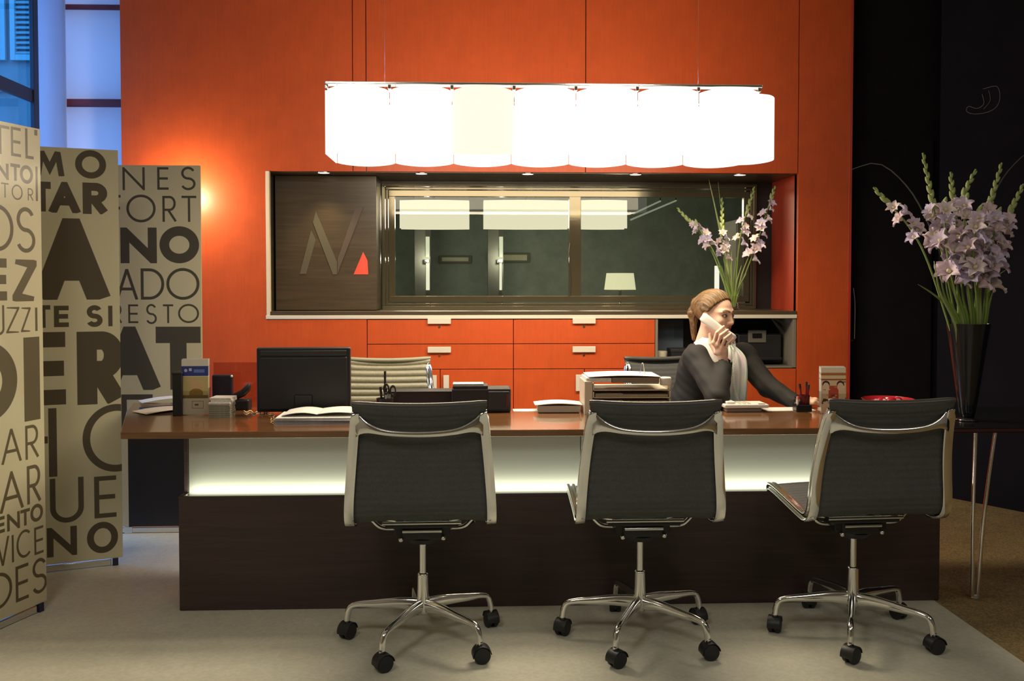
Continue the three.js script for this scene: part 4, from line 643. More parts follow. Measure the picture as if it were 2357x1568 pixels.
{   // telephone base and the papers by the woman
  const p = desk(1722, 951), t = thing('desk_telephone', 'flat white telephone base on the desk in front of the woman', 'telephone', [p.x, TOP + 0.0005, p.z - 0.02], 0.02);
  part(t, 'base', bx(-0.095, 0.07, 0, 0.020, -0.11, 0.0, 0.006), std({ color: C(0.26, 0.20, 0.17), roughness: 0.5 }));
  part(t, 'top_shell', bx(-0.105, 0.10, 0.020, 0.037, -0.12, 0.012, 0.005), M.plastic);
  part(t, 'cradle', bx(-0.09, -0.05, 0.037, 0.048, -0.11, -0.01, 0.004), M.plastic);
  part(t, 'display', bx(0.055, 0.085, 0.036, 0.0385, -0.01, 0.006), M.black);
  for (let i = 0; i < 12; i++) part(t, 'key', bx(-0.035 + (i % 3) * 0.022, -0.020 + (i % 3) * 0.022, 0.036, 0.040, -0.09 + Math.floor(i / 3) * 0.021, -0.077 + Math.floor(i / 3) * 0.021, 0.002), M.tray);
  const q = desk(1800, 945), s = thing('paper_sheet', 'white sheet lying under the woman\'s left hand', 'paper', [q.x + 0.02, TOP + 0.0005, q.z - 0.0], 0.05);
  part(s, 'sheet', bx(-0.10, 0.13, 0, 0.0025, -0.09, 0.03, 0.0005), M.paper);
}
{   // dark red pen holder
  const p = desk(1848, 948), t = thing('pen_holder', 'dark pen holder with red pens beside the right leaflet holder', 'pen holder', [p.x, TOP + 0.004, p.z + 0.015]);
  part(t, 'holder', bx(-0.045, 0.028, 0, 0.034, -0.03, 0.03, 0.006), M.blackGloss);
  part(t, 'cup', lathe([[0.001, 0.034], [0.024, 0.034], [0.025, 0.075], [0.022, 0.075], [0.021, 0.04], [0.001, 0.04]], 20).translate(-0.0, 0, 0), phys({ color: C(0.10, 0.008, 0.012), roughness: 0.2 }));
  [[-0.012, 0.0, 0.12, 'dark red pen leaning left in the pen holder'], [0.004, 0.01, 0.13, 'tallest dark red pen in the pen holder'], [0.014, -0.006, 0.115, 'dark red pen leaning right in the pen holder']].forEach(([x, z, l, label]) => {
    const q = thing('red_pen', label, 'pen', [p.x + x, TOP + 0.046, p.z + 0.015 + z], 0, 'red pens in the pen holder'); q.rotation.z = -x * 9;
    part(q, 'barrel', cyl(0.0045, 0.0045, l - 0.05, 0, (l - 0.05) / 2, 0, 10), phys({ color: C(0.20, 0.01, 0.015), roughness: 0.25 })); part(q, 'cap', cyl(0.0052, 0.0048, 0.02, 0, l - 0.045, 0, 10), M.black);
  });
  const g = thing('lip_balm', 'tiny pale pink stick standing at the left of the pen holder', 'stick', [p.x - 0.034, TOP + 0.0385, p.z + 0.025]);
  part(g, 'tube', cyl(0.005, 0.005, 0.022, 0, 0.011, 0, 10), M.plastic); part(g, 'cap', cyl(0.0055, 0.005, 0.014, 0, 0.029, 0, 10), std({ color: C(0.75, 0.3, 0.26), roughness: 0.4 }));
}
{   // shallow red dish
  const p = onLevel(2055, 955, TOP), t = thing('red_dish', 'shallow red glass dish behind the third swivel chair', 'dish', [p.x, TOP + 0.0005, p.z - 0.05]);
  part(t, 'bowl', lathe([[0.001, 0.006], [0.05, 0.004], [0.055, 0.0], [0.06, 0.006], [0.09, 0.030], [0.115, 0.066], [0.112, 0.067], [0.085, 0.034], [0.05, 0.012], [0.001, 0.011]], 40), phys({ color: C(0.46, 0.02, 0.03), roughness: 0.18, clearcoat: 0.6 }));
  [[-0.03, 0.0, 0.62, 'red wrapped sweet at the left in the red dish'], [0.012, 0.01, 0.4, 'red wrapped sweet in the middle of the red dish'], [0.05, -0.01, 1.2, 'red wrapped sweet at the right in the red dish']].forEach(([x, z, a, label]) => {
    const q = thing('sweet', label, 'sweet', [p.x + x, TOP + 0.058, p.z - 0.05 + z], a, 'sweets in the red dish');
    part(q, 'sweet_body', new THREE.SphereGeometry(0.022, 14, 10).scale(1.3, 0.72, 0.9), phys({ color: C(0.55, 0.02, 0.04), roughness: 0.25 }));
    part(q, 'wrapper_twist', [new THREE.ConeGeometry(0.012, 0.02, 10).rotateZ(Math.PI / 2).translate(0.036, 0, 0), new THREE.ConeGeometry(0.012, 0.02, 10).rotateZ(-Math.PI / 2).translate(-0.036, 0, 0)], M.plastic);
  });
  const f = thing('sweets_filling', 'many small red wrapped sweets heaped in the red dish', 'sweets'); f.userData.kind = 'stuff'; seed = 5;
  f.position.set(p.x, TOP, p.z - 0.05); const l = []; for (let i = 0; i < 34; i++) { const a = rr(0, 6.28), r = 0.085 * Math.sqrt(rnd()); l.push(new THREE.SphereGeometry(0.015, 8, 6).scale(1.3, 0.7, 0.9).rotateY(rr(0, 3)).translate(Math.cos(a) * r, 0.028 + r * 0.12 + rr(0, 0.012), Math.sin(a) * r)); }
  part(f, 'sweets', l, phys({ color: C(0.5, 0.02, 0.035), roughness: 0.3 }));
}
{   // faint leaf emblem on the black wall
  const c = at(2258, 235, -5.1), n = V(-0.84, 0, 0.54), t = thing('wall_emblem', 'faint grey curled leaf outline on the black wall above the tall bouquet', 'emblem');
  // where the line of sight meets the slanting wall
  const o = V(2.86, 0, -5.66), d = sight(2258, 235), k = n.dot(o.clone().sub(V(0, EYE, 0))) / n.dot(d), p = V(0, EYE, 0).addScaledVector(d, k); t.position.copy(p).addScaledVector(n, 0.004); t.rotation.y = -1.0;
  const g = std({ color: C(0.12, 0.12, 0.125), roughness: 0.5 }), q = (x, y) => V(x / 400 * 1.9, -y / 400, 0);
  part(t, 'outline', tube([q(3, -30), q(20, -30), q(24, -10), q(22, 12), q(14, 24), q(-8, 26), q(-18, 16), q(-16, 6), q(-4, 14), q(4, 6), q(2, -18)], 0.0022, 6), g);
  part(t, 'vein', tube([q(10, -24), q(12, 0), q(4, 18)], 0.0018, 6), g);
}
// ================================================================ bouquets
const MF = {
  stem: std({ color: C(0.20, 0.30, 0.07), roughness: 0.6 }), leaf: std({ color: C(0.17, 0.27, 0.05), roughness: 0.5 }), bud: std({ color: C(0.33, 0.40, 0.15), roughness: 0.6 }), grass: std({ color: C(0.075, 0.085, 0.07), roughness: 0.6 }),
  petals: [C(0.78, 0.66, 0.80), C(0.82, 0.67, 0.74), C(0.74, 0.66, 0.86), C(0.86, 0.76, 0.78)].map((c) => phys({ color: c, roughness: 0.7, transmission: 0.3, thickness: 0 })),
  throat: std({ color: C(0.70, 0.62, 0.36), roughness: 0.7 }),
};
const blossomShapes = [0, 1, 2].map((s) => { seed = 40 + s; const l = [];
  for (let i = 0; i < 6; i++) { const a = i * Math.PI / 3 + rr(-0.15, 0.15), out = rr(0.85, 1.1), w = rr(0.20, 0.25), curl = rr(0.1, 0.32);
    const g = sheet((u, v) => { const q = v * 2 - 1, wd = w * Math.sin(Math.PI * Math.min(1, 0.12 + u * 0.86)), r = 0.05 + 0.62 * Math.pow(u, 1.2) * out; return V(q * wd, 0.55 * Math.sin(Math.min(1, u * 1.15) * 1.5) - curl * u * u + 0.06 * Math.sin(q * 5 + i) * u + 0.08 * q * q, r); }, 6, 4, 0.012);
    l.push(g.rotateY(a)); }
  return join(l); });
const throatShape = new THREE.SphereGeometry(0.13, 8, 6).scale(1, 1.6, 1).translate(0, 0.2, 0);
const budShape = lathe([[0.001, -0.5], [0.12, -0.38], [0.2, -0.1], [0.17, 0.2], [0.07, 0.45], [0.001, 0.52]], 8);
function orient(mesh, p, d, roll, k) { mesh.position.copy(p); mesh.quaternion.setFromUnitVectors(V(0, 1, 0), d.clone().normalize()); mesh.rotateY(roll); mesh.scale.setScalar(k); }
// pts: places along the stem; the spike flowers between f0 and f1 of its length and carries buds above
function gladiolus(label, group, pts, f0, f1, nb, size, s, vase) {
  seed = s; const o = pts[0], t = thing('gladiolus', label, 'flower', o, 0, group), c = new THREE.CatmullRomCurve3(pts.map((p) => p.clone().sub(o)));
  part(t, 'stem', tube(Array.from({ length: 9 }, (_, i) => c.getPointAt(i / 8)), 0.0042, 7, 24), MF.stem);
  for (let i = 0; i < nb; i++) {
    const u = lerp(f0, f1, (i + 0.5) / nb), p = c.getPointAt(u), d = c.getTangentAt(u), a = i * 2.4 + rr(-0.4, 0.4), sd = V(Math.cos(a), 0.15, Math.abs(Math.sin(a)) * 0.9 + 0.1).normalize(), k = size * lerp(1.08, 0.72, i / nb) * rr(0.9, 1.1);
    const b = part(t, 'blossom', blossomShapes[i % 3], MF.petals[(i + s) % 4]); orient(b, p.clone().addScaledVector(sd, 0.012), d.clone().multiplyScalar(0.55).add(sd), rr(0, 6), k);
    part(b, 'throat', throatShape, MF.throat);
  }
  const n = Math.round((1 - f1) * c.getLength() / 0.022);
  for (let i = 0; i < n; i++) { const u = lerp(f1, 0.99, i / n), p = c.getPointAt(u), d = c.getTangentAt(u), a = (i % 2) * Math.PI + rr(-0.3, 0.3), sd = V(Math.cos(a), 0, Math.sin(a) * 0.6), k = lerp(0.054, 0.024, i / n); const b = part(t, 'bud', budShape, MF.bud); orient(b, p.clone().addScaledVector(sd, 0.004).addScaledVector(d, k * 0.4), d.clone().addScaledVector(sd, 0.35), rr(0, 6), k); }
  return t;
}
function blade(name, label, group, pts, w, mat) {
  const o = pts[0], t = thing(name, label, 'leaf', o, 0, group), c = new THREE.CatmullRomCurve3(pts.map((p) => p.clone().sub(o)));
  part(t, 'leaf_blade', sheet((u, v) => { const p = c.getPointAt(u), d = c.getTangentAt(u), s = d.clone().cross(V(0.25, 0, 1)).normalize(), q = v * 2 - 1; return p.addScaledVector(s, q * w * Math.min(1, 0.5 + u * 1.5) * Math.pow(1 - u, 0.6)).add(V(0, 0, -Math.abs(q) * w * 0.4)); }, 18, 2, 0.0012), mat);
  return t;
}
{   // ---- tall black vase with lavender gladioli on the right end of the desk
  const b = onLevel(2226, 968, TOP), z = b.z, m = at(2222, 745, z), h = m.y - TOP, t = thing('tall_vase', 'tall tapering black glass vase on the right end of the desk', 'vase', [b.x, TOP + 0.0005, z]);
  part(t, 'vase_body', lathe([[0.001, 0.012], [0.026, 0.012], [0.034, 0.04], [0.052, h * 0.4], [0.075, h * 0.8], [0.088, h], [0.084, h], [0.070, h * 0.8], [0.047, h * 0.4], [0.028, 0.05], [0.001, 0.045]], 40), M.blackGloss);
  part(t, 'foot', lathe([[0.001, 0], [0.044, 0], [0.047, 0.004], [0.040, 0.009], [0.027, 0.013], [0.001, 0.013]], 36), phys({ color: C(0.02, 0.02, 0.022), roughness: 0.08, clearcoat: 1, clearcoatRoughness: 0.05 }));
  const G = 'gladioli in the tall black vase', P = (px, py, dz = 0) => at(px, py, z + dz), base = (k) => V(m.x + k * 0.045, m.y - 0.20, z + 0.02 * Math.sin(k * 9));
  const S = (label, k, tip, mid, f0, f1, nb, size, s) => gladiolus(label, G, [base(k * 0.4), V(m.x + k * 0.075, m.y, z + mid[2] * 0.4), P(...mid), P(...tip)], f0, f1, nb, size, s);
  S('gladiolus leaning farthest left out of the tall black vase', -1, [2010, 431, -0.05], [2108, 545, 0.0], 0.62, 0.87, 7, 0.062, 1);
  S('tallest gladiolus in the tall black vase, its green bud tip rising highest', -0.6, [2124, 352, -0.02], [2165, 560, 0.02], 0.56, 0.74, 5, 0.066, 2);
  S('gladiolus with short upright tip left of the middle of the tall bouquet', -0.25, [2188, 396, -0.08], [2200, 540, -0.05], 0.55, 0.83, 7, 0.066, 3);
  S('gladiolus with tip bent to the right in the middle of the tall bouquet', 0.05, [2246, 390, -0.03], [2202, 500, 0.0], 0.52, 0.82, 7, 0.066, 4);
  S('gladiolus with thick green tip right of the middle of the tall bouquet', 0.5, [2306, 375, -0.02], [2262, 540, 0.0], 0.50, 0.76, 7, 0.068, 5);
  S('gladiolus leaning farthest right out of the tall black vase', 1, [2356, 424, 0.0], [2300, 550, 0.02], 0.52, 0.80, 8, 0.064, 6);
  const mass = 'gladiolus in the dense middle of the tall lavender bouquet';
  [[-0.5, [2172, 462, 0.08], [2180, 585, 0.10]], [0.0, [2222, 452, 0.10], [2220, 575, 0.12]], [0.4, [2275, 462, 0.07], [2255, 580, 0.10]], [0.75, [2296, 485, 0.10], [2278, 590, 0.12]], [-0.2, [2150, 478, -0.02], [2170, 590, 0.02]], [0.25, [2252, 480, 0.16], [2240, 590, 0.16]]].forEach(([k, tip, mid], i) => S(mass + [', left of centre', ', at the very centre', ', right of centre', ', in front at the right', ', low at the left', ', foremost of all'][i], k, tip, mid, 0.50, 0.96, 8, 0.074, 20 + i));
  [[-0.9, [2113, 654, 0.05], 'left'], [0.9, [2318, 620, 0.05], 'right']].forEach(([k, tip, s]) => blade('sword_leaf', 'pointed grey green leaf spreading ' + s + ' from the mouth of the tall black vase', undefined, [V(m.x + k * 0.05, m.y - 0.08, z), V(m.x + k * 0.085, m.y + 0.06, z + 0.02), P((tip[0] + 2222 + k * 46) / 2, tip[1] + 22, 0.04), P(...tip)], 0.009, MF.leaf));
  for (let i = 0; i < 12; i++) { const k = (i - 5.5) / 6, up = 560 + 45 * Math.abs(k) + 25 * ((i * 7) % 3); blade('sword_leaf', 'upright green leaf among the stems of the tall black vase', 'upright leaves in the tall black vase', [V(m.x + k * 0.05, m.y - 0.1, z + 0.03), V(m.x + k * 0.072, m.y, z + 0.045), P(2222 + k * 62, (745 + up) / 2, 0.06), P(2222 + k * 78, up, 0.05)], 0.010, i % 3 ? MF.leaf : MF.bud); }
  blade('grass_blade', 'long dark grass blade arching left from the tall bouquet to the red wall', undefined, [P(2205, 700, -0.05), P(2140, 520, -0.08), P(2085, 425, -0.12), P(2020, 376, -0.16), P(1955, 392, -0.2)], 0.006, MF.grass);
  blade('grass_blade', 'long dark grass blade arching right from the tall bouquet', undefined, [P(2250, 700, -0.05), P(2270, 520, -0.08), P(2300, 425, -0.12), P(2352, 362, -0.16), P(2400, 330, -0.2)], 0.006, MF.grass);
}
{   // ---- small bouquet on the counter of the recess
  const z = -5.86, y0 = NY0 + 0.0275, c = at(1686, 700, z), t = thing('small_vase', 'small clear glass vase on the dark counter behind the woman\'s head', 'vase', [c.x, y0, z]);
  part(t, 'vase_body', lathe([[0.001, 0], [0.040, 0], [0.042, 0.012], [0.036, 0.06], [0.040, 0.085], [0.037, 0.085], [0.033, 0.06], [0.036, 0.014], [0.001, 0.010]], 32), M.acrylic);
  part(t, 'rim', new THREE.TorusGeometry(0.0385, 0.0022, 8, 28).rotateX(Math.PI / 2).translate(0, 0.085, 0), M.acrylic);
  const G = 'gladioli in the small vase', P = (px, py, dz = 0) => at(px, py, z + dz), base = (k) => V(c.x + k * 0.015, y0 + 0.02, z), mouth = (k) => V(c.x + k * 0.028, y0 + 0.085, z + 0.005);
  const S = (label, k, tip, mid, f0, f1, nb, size, s) => gladiolus(label, G, [base(k), mouth(k), P(...mid), P(...tip)], f0, f1, nb, size, s);
  S('gladiolus bending left from the small vase', -1, [1558, 478, 0.02], [1628, 560, 0.03], 0.56, 0.80, 7, 0.058, 31);
  S('short gladiolus left of the middle of the small bouquet', -0.5, [1602, 515, 0.08], [1648, 590, 0.07], 0.60, 0.97, 5, 0.055, 32);
  S('gladiolus with bare upright tip in the middle of the small bouquet', -0.2, [1662, 455, 0.0], [1664, 580, 0.04], 0.42, 0.68, 7, 0.055, 33);
  S('gladiolus with tip bent right in the small bouquet', 0.5, [1737, 430, -0.02], [1705, 540, 0.0], 0.48, 0.76, 6, 0.058, 34);
  S('gladiolus leaning farthest right from the small vase', 1, [1784, 428, 0.02], [1742, 560, 0.04], 0.36, 0.86, 12, 0.060, 35);
  blade('sword_leaf', 'tall narrow leaf rising to the soffit from the small vase', undefined, [mouth(0), P(1668, 580, -0.02), P(1645, 470, -0.03), P(1632, 414, -0.04)], 0.012, MF.bud);
  blade('sword_leaf', 'thin upright leaf beside the tall narrow leaf in the small bouquet', undefined, [mouth(0.2), P(1676, 570, -0.04), P(1660, 480, -0.05), P(1653, 418, -0.06)], 0.007, MF.leaf);
  for (let i = 0; i < 9; i++) { const k = (i - 4) / 4, up = 575 + 18 * ((i * 5) % 4); blade('sword_leaf', 'green leaf among the lower stems of the small bouquet', 'leaves low in the small bouquet', [base(k), mouth(k), P(1684 + k * 24, (690 + up) / 2, 0.03), P(1684 + k * 46, up, 0.04)], 0.008, i % 2 ? MF.leaf : MF.bud); }
}
// ================================================================ the woman at the desk: distance fields meshed by surface nets
function netMesh(f, lo, hi, cell, color) {
  const n = [0, 1, 2].map((k) => Math.ceil((hi.getComponent(k) - lo.getComponent(k)) / cell) + 1), [nx, ny, nz] = n, val = new Float32Array(nx * ny * nz), id = (i, j, k) => (k * ny + j) * nx + i;
  for (let k = 0; k < nz; k++) for (let j = 0; j < ny; j++) for (let i = 0; i < nx; i++) val[id(i, j, k)] = f(lo.x + i * cell, lo.y + j * cell, lo.z + k * cell);
  const vert = new Int32Array(nx * ny * nz).fill(-1), pos = [], idx = [];
  const corner = [[0, 0, 0], [1, 0, 0], [0, 1, 0], [1, 1, 0], [0, 0, 1], [1, 0, 1], [0, 1, 1], [1, 1, 1]], edges = [[0, 1], [2, 3], [4, 5], [6, 7], [0, 2], [1, 3], [4, 6], [5, 7], [0, 4], [1, 5], [2, 6], [3, 7]];
  for (let k = 0; k + 1 < nz; k++) for (let j = 0; j + 1 < ny; j++) for (let i = 0; i + 1 < nx; i++) {
    const v = corner.map(([a, b, c]) => val[id(i + a, j + b, k + c)]); let c = 0, x = 0, y = 0, z = 0;
    for (const [a, b] of edges) if ((v[a] < 0) !== (v[b] < 0)) { const t = v[a] / (v[a] - v[b]), A = corner[a], B = corner[b]; x += lerp(A[0], B[0], t); y += lerp(A[1], B[1], t); z += lerp(A[2], B[2], t); c++; }
    if (c) { vert[id(i, j, k)] = pos.length / 3; pos.push(lo.x + (i + x / c) * cell, lo.y + (j + y / c) * cell, lo.z + (k + z / c) * cell); }
  }
  const quad = (a, b, c, d, flip) => { if (a < 0 || b < 0 || c < 0 || d < 0) return; flip ? idx.push(a, c, b, a, d, c) : idx.push(a, b, c, a, c, d); };
  for (let k = 1; k + 1 < nz; k++) for (let j = 1; j + 1 < ny; j++) for (let i = 1; i + 1 < nx; i++) {
    const s = val[id(i, j, k)] < 0;
    if (s !== val[id(i + 1, j, k)] < 0) quad(vert[id(i, j - 1, k - 1)], vert[id(i, j, k - 1)], vert[id(i, j, k)], vert[id(i, j - 1, k)], !s);
    if (s !== val[id(i, j + 1, k)] < 0) quad(vert[id(i - 1, j, k - 1)], vert[id(i - 1, j, k)], vert[id(i, j, k)], vert[id(i, j, k - 1)], !s);
    if (s !== val[id(i, j, k + 1)] < 0) quad(vert[id(i - 1, j - 1, k)], vert[id(i, j - 1, k)], vert[id(i, j, k)], vert[id(i - 1, j, k)], !s);
  }
  const g = new THREE.BufferGeometry(), N = new Float32Array(pos.length), e = cell * 0.6, col = new Float32Array(pos.length);
  for (let i = 0; i < pos.length; i += 3) {
    const [x, y, z] = [pos[i], pos[i + 1], pos[i + 2]], v = V(f(x + e, y, z) - f(x - e, y, z), f(x, y + e, z) - f(x, y - e, z), f(x, y, z + e) - f(x, y, z - e)).normalize(); v.toArray(N, i);
    if (color) color(x, y, z, v).toArray(col, i);
  }
  g.setAttribute('position', new THREE.Float32BufferAttribute(pos, 3)); g.setAttribute('normal', new THREE.BufferAttribute(N, 3)); if (color) g.setAttribute('color', new THREE.BufferAttribute(col, 3)); g.setIndex(idx); return g;
}
const smin = (a, b, k) => { const h = Math.max(k - Math.abs(a - b), 0) / k; return Math.min(a, b) - h * h * k * 0.25; }, smax = (a, b, k) => -smin(-a, -b, k);
function bone(x, y, z, a, b, r0, r1) {
  const dx = b.x - a.x, dy = b.y - a.y, dz = b.z - a.z, t = clamp(((x - a.x) * dx + (y - a.y) * dy + (z - a.z) * dz) / (dx * dx + dy * dy + dz * dz), 0, 1);
  return Math.hypot(x - a.x - dx * t, y - a.y - dy * t, z - a.z - dz * t) - lerp(r0, r1, t);
}
const ball = (x, y, z, c, rx, ry, rz) => { const k = Math.hypot((x - c[0]) / rx, (y - c[1]) / ry, (z - c[2]) / rz); return (k - 1) * Math.min(rx, ry, rz); };
{
  const P = (px, py, z) => at(px, py, z), skinC = C(0.78, 0.49, 0.35), lipC = C(0.50, 0.12, 0.11), blouseC = C(0.78, 0.77, 0.72), trouserC = C(0.022, 0.021, 0.022), shoeC = C(0.01, 0.01, 0.01), browC = C(0.16, 0.085, 0.04), eyeC = C(0.03, 0.02, 0.015), whiteC = C(0.75, 0.70, 0.66);
  // ---- head: its own axes, x to the person's left, y up, z forward
  const hc = P(1647, 724, -4.62), hd = new THREE.Matrix4().makeBasis(V(0.545, 0.03, -0.838).normalize(), V(0.10, 0.99, 0.06).normalize(), V(0, 0, 1));
  { const f = V(0.64, -0.10, 0.77).normalize(), l = V(0, 1, 0).cross(f).normalize(), u = f.clone().cross(l); hd.makeBasis(l, u, f); hd.setPosition(hc); }
  const hi = hd.clone().invert(), q = V(0, 0, 0), local = (x, y, z) => q.set(x, y, z).applyMatrix4(hi);
  const skull = (x, y, z) => smin(ball(x, y, z, [0, 0.032, -0.012], 0.071, 0.078, 0.090), ball(x, y, z, [0, -0.028, 0.026], 0.057, 0.078, 0.060), 0.04);
  const face = (x, y, z) => {
    const ax = Math.abs(x); let d = skull(x, y, z);
    d = smin(d, ball(x, y, z, [0, -0.092, 0.055], 0.024, 0.020, 0.022), 0.035);                                   // chin
    d = smin(d, bone(ax, y, z, V(0.052, -0.05, 0.0), V(0.018, -0.092, 0.05), 0.014, 0.014), 0.03);               // jaw
    d = smin(d, ball(ax, y, z, [0.036, -0.026, 0.062], 0.020, 0.018, 0.018), 0.025);                             // cheek
    d = smin(d, ball(ax, y, z, [0.026, 0.022, 0.074], 0.024, 0.007, 0.012), 0.018);                              // brow
    d = smax(d, -ball(ax, y, z, [0.031, 0.004, 0.094], 0.020, 0.012, 0.014), 0.014);                             // eye hollow
    d = Math.min(d, ball(ax, y, z, [0.031, 0.003, 0.073], 0.0135, 0.0115, 0.0125));                              // eyeball
    d = smin(d, bone(x, y, z, V(0, 0.012, 0.082), V(0, -0.030, 0.101), 0.0065, 0.0095), 0.014);                  // nose
    d = smin(d, ball(ax, y, z, [0.010, -0.034, 0.090], 0.007, 0.006, 0.008), 0.008);
    d = smin(d, ball(x, y, z, [0, -0.056, 0.083], 0.022, 0.0060, 0.010), 0.007);                                 // lips
    d = smin(d, ball(x, y, z, [0, -0.069, 0.081], 0.018, 0.0065, 0.010), 0.007);
    d = smax(d, -ball(x, y, z, [0, -0.0625, 0.094], 0.017, 0.0022, 0.008), 0.003);
    d = smin(d, smax(ball(ax, y, z, [0.073, -0.008, -0.010], 0.009, 0.030, 0.018), -ball(ax, y, z, [0.082, -0.006, -0.004], 0.007, 0.018, 0.009), 0.006), 0.008); // ear
    return d;
  };
  const neck0 = V(1.150, 0.965, -4.665), neck1 = hd && V(0, -0.05, -0.022).applyMatrix4(hd);
  const headF = (x, y, z) => { const n = bone(x, y, z, neck0, neck1, 0.052, 0.047); const p = local(x, y, z); return smin(face(p.x, p.y, p.z), n, 0.03); };
  const headColor = (x, y, z) => { const p = local(x, y, z), ax = Math.abs(p.x);
    if (p.z > 0.05) { const lip = Math.hypot(p.x / 0.023, (p.y + 0.063) / 0.0125); if (lip < 1) return lipC;
      const eye = Math.hypot((ax - 0.031) / 0.0115, (p.y - 0.003) / 0.0062); if (eye < 1) return Math.hypot(ax - 0.031, p.y - 0.003) < 0.0055 ? eyeC : whiteC; if (eye < 1.45) return browC;
      const b = (p.y - 0.024 - 0.006 * Math.sin((ax - 0.012) / 0.04 * Math.PI)) / 0.0042; if (ax > 0.011 && ax < 0.052 && Math.abs(b) < 1) return browC; }
    return skinC; };
  // ---- limbs
  const RS = P(1606, 826, -4.57), LS = P(1710, 822, -4.80), RE = onLevel(1652, 918, TOP + 0.052), RW = P(1667, 838, -4.47), LE = P(1768, 890, -4.58), LW = P(1836, 930, -4.37);
  const chest = V(1.160, 0.87, -4.68), upper = V(1.160, 0.925, -4.675), waist = V(1.120, 0.70, -4.72), hip = V(1.09, 0.585, -4.75), fwd = V(0.707, 0, 0.707), lft = V(0.707, 0, -0.707);
  const hipR = hip.clone().addScaledVector(lft, -0.085), hipL = hip.clone().addScaledVector(lft, 0.085), knee = (h) => h.clone().addScaledVector(fwd, 0.40).setY(0.555), ank = (h) => h.clone().addScaledVector(fwd, 0.36).setY(0.085), toe = (h) => h.clone().addScaledVector(fwd, 0.52).setY(0.04);
  const torso = (x, y, z) => { let d = bone(x, y, z, hip, waist, 0.125, 0.100); d = smin(d, bone(x, y, z, waist, chest, 0.094, 0.108), 0.05); d = smin(d, bone(x, y, z, RS, LS, 0.056, 0.056), 0.06); d = smin(d, bone(x, y, z, chest, upper, 0.104, 0.085), 0.05); return d; };
  const arms = (x, y, z, g) => { let d = Math.min(smin(bone(x, y, z, RS, RE, 0.050 + g, 0.038 + g), bone(x, y, z, RE, RW, 0.038 + g, 0.025 + g), 0.02), smin(bone(x, y, z, LS, LE, 0.050 + g, 0.038 + g), bone(x, y, z, LE, LW, 0.037 + g, 0.024 + g), 0.02)); return d; };
  const legs = (x, y, z) => { let d = 9; for (const h of [hipR, hipL]) d = Math.min(d, smin(smin(bone(x, y, z, h, knee(h), 0.085, 0.057), bone(x, y, z, knee(h), ank(h), 0.055, 0.036), 0.03), bone(x, y, z, ank(h), toe(h), 0.038, 0.03), 0.03)); return d; };
  const handsNear = (x, y, z) => Math.min(bone(x, y, z, RE, RW, 0.034, 0.0245), bone(x, y, z, LE, LW, 0.034, 0.0235));
  const bodyF = (x, y, z) => { let d = torso(x, y, z); d = smin(d, arms(x, y, z, 0), 0.03); d = smin(d, legs(x, y, z), 0.05); return smin(d, bone(x, y, z, upper, neck0.clone().lerp(neck1, 0.35), 0.07, 0.050), 0.03); };
  const bodyColor = (x, y, z) => { if (y < 0.075) return shoeC; if (y < 0.60) return trouserC; if (y > 0.985 && bone(x, y, z, neck0, neck1, 0.05, 0.05) < 0.02) return skinC; if (handsNear(x, y, z) < 0.012 && (Math.hypot(x - RW.x, y - RW.y, z - RW.z) < 0.06 || Math.hypot(x - LW.x, y - LW.y, z - LW.z) < 0.06)) return skinC; return blouseC; };
  // ---- hands: [knuckle, middle joint, tip] for each finger
  const phA = P(1617, 729, -4.515), phB = P(1689, 782, -4.47), pax = phB.clone().sub(phA).normalize();
  const hand = (wrist, palm, fingers, thumb) => ({ wrist, palm, chains: [...fingers.map((c, i) => ({ c, r: [0.0092, 0.0082, 0.0068].map((r) => r * [1, 1.04, 1, 0.86][i]) })), { c: thumb, r: [0.0115, 0.010, 0.0078] }] });
  const Z = -4.47, rightHand = hand(RW, P(1659, 808, Z + 0.008), [
    [P(1643, 789, Z + 0.012), P(1650, 766, Z + 0.022), P(1666, 752, Z + 0.004)], [P(1651, 795, Z + 0.016), P(1659, 772, Z + 0.030), P(1675, 760, Z + 0.016)], [P(1660, 801, Z + 0.018), P(1668, 780, Z + 0.034), P(1682, 769, Z + 0.024)], [P(1668, 807, Z + 0.016), P(1676, 790, Z + 0.032), P(1687, 780, Z + 0.024)]],
    [P(1648, 812, Z - 0.006), P(1636, 792, Z - 0.024), P(1634, 770, Z - 0.042)]);
  const lw = LW, K = (d, s, y) => lw.clone().addScaledVector(V(0.98, 0, 0.20), d).addScaledVector(V(0.20, 0, -0.98), s).setY(TOP + y);
  const leftHand = hand(LW, K(0.045, 0, 0.030), [
    [K(0.078, 0.030, 0.034), K(0.108, 0.034, 0.030), K(0.126, 0.034, 0.012)], [K(0.082, 0.010, 0.036), K(0.115, 0.012, 0.030), K(0.134, 0.012, 0.011)], [K(0.080, -0.010, 0.034), K(0.112, -0.010, 0.028), K(0.128, -0.010, 0.011)], [K(0.072, -0.028, 0.030), K(0.097, -0.030, 0.024), K(0.111, -0.030, 0.010)]].reverse(),
    [K(0.030, 0.028, 0.024), K(0.060, 0.050, 0.022), K(0.084, 0.052, 0.012)]);
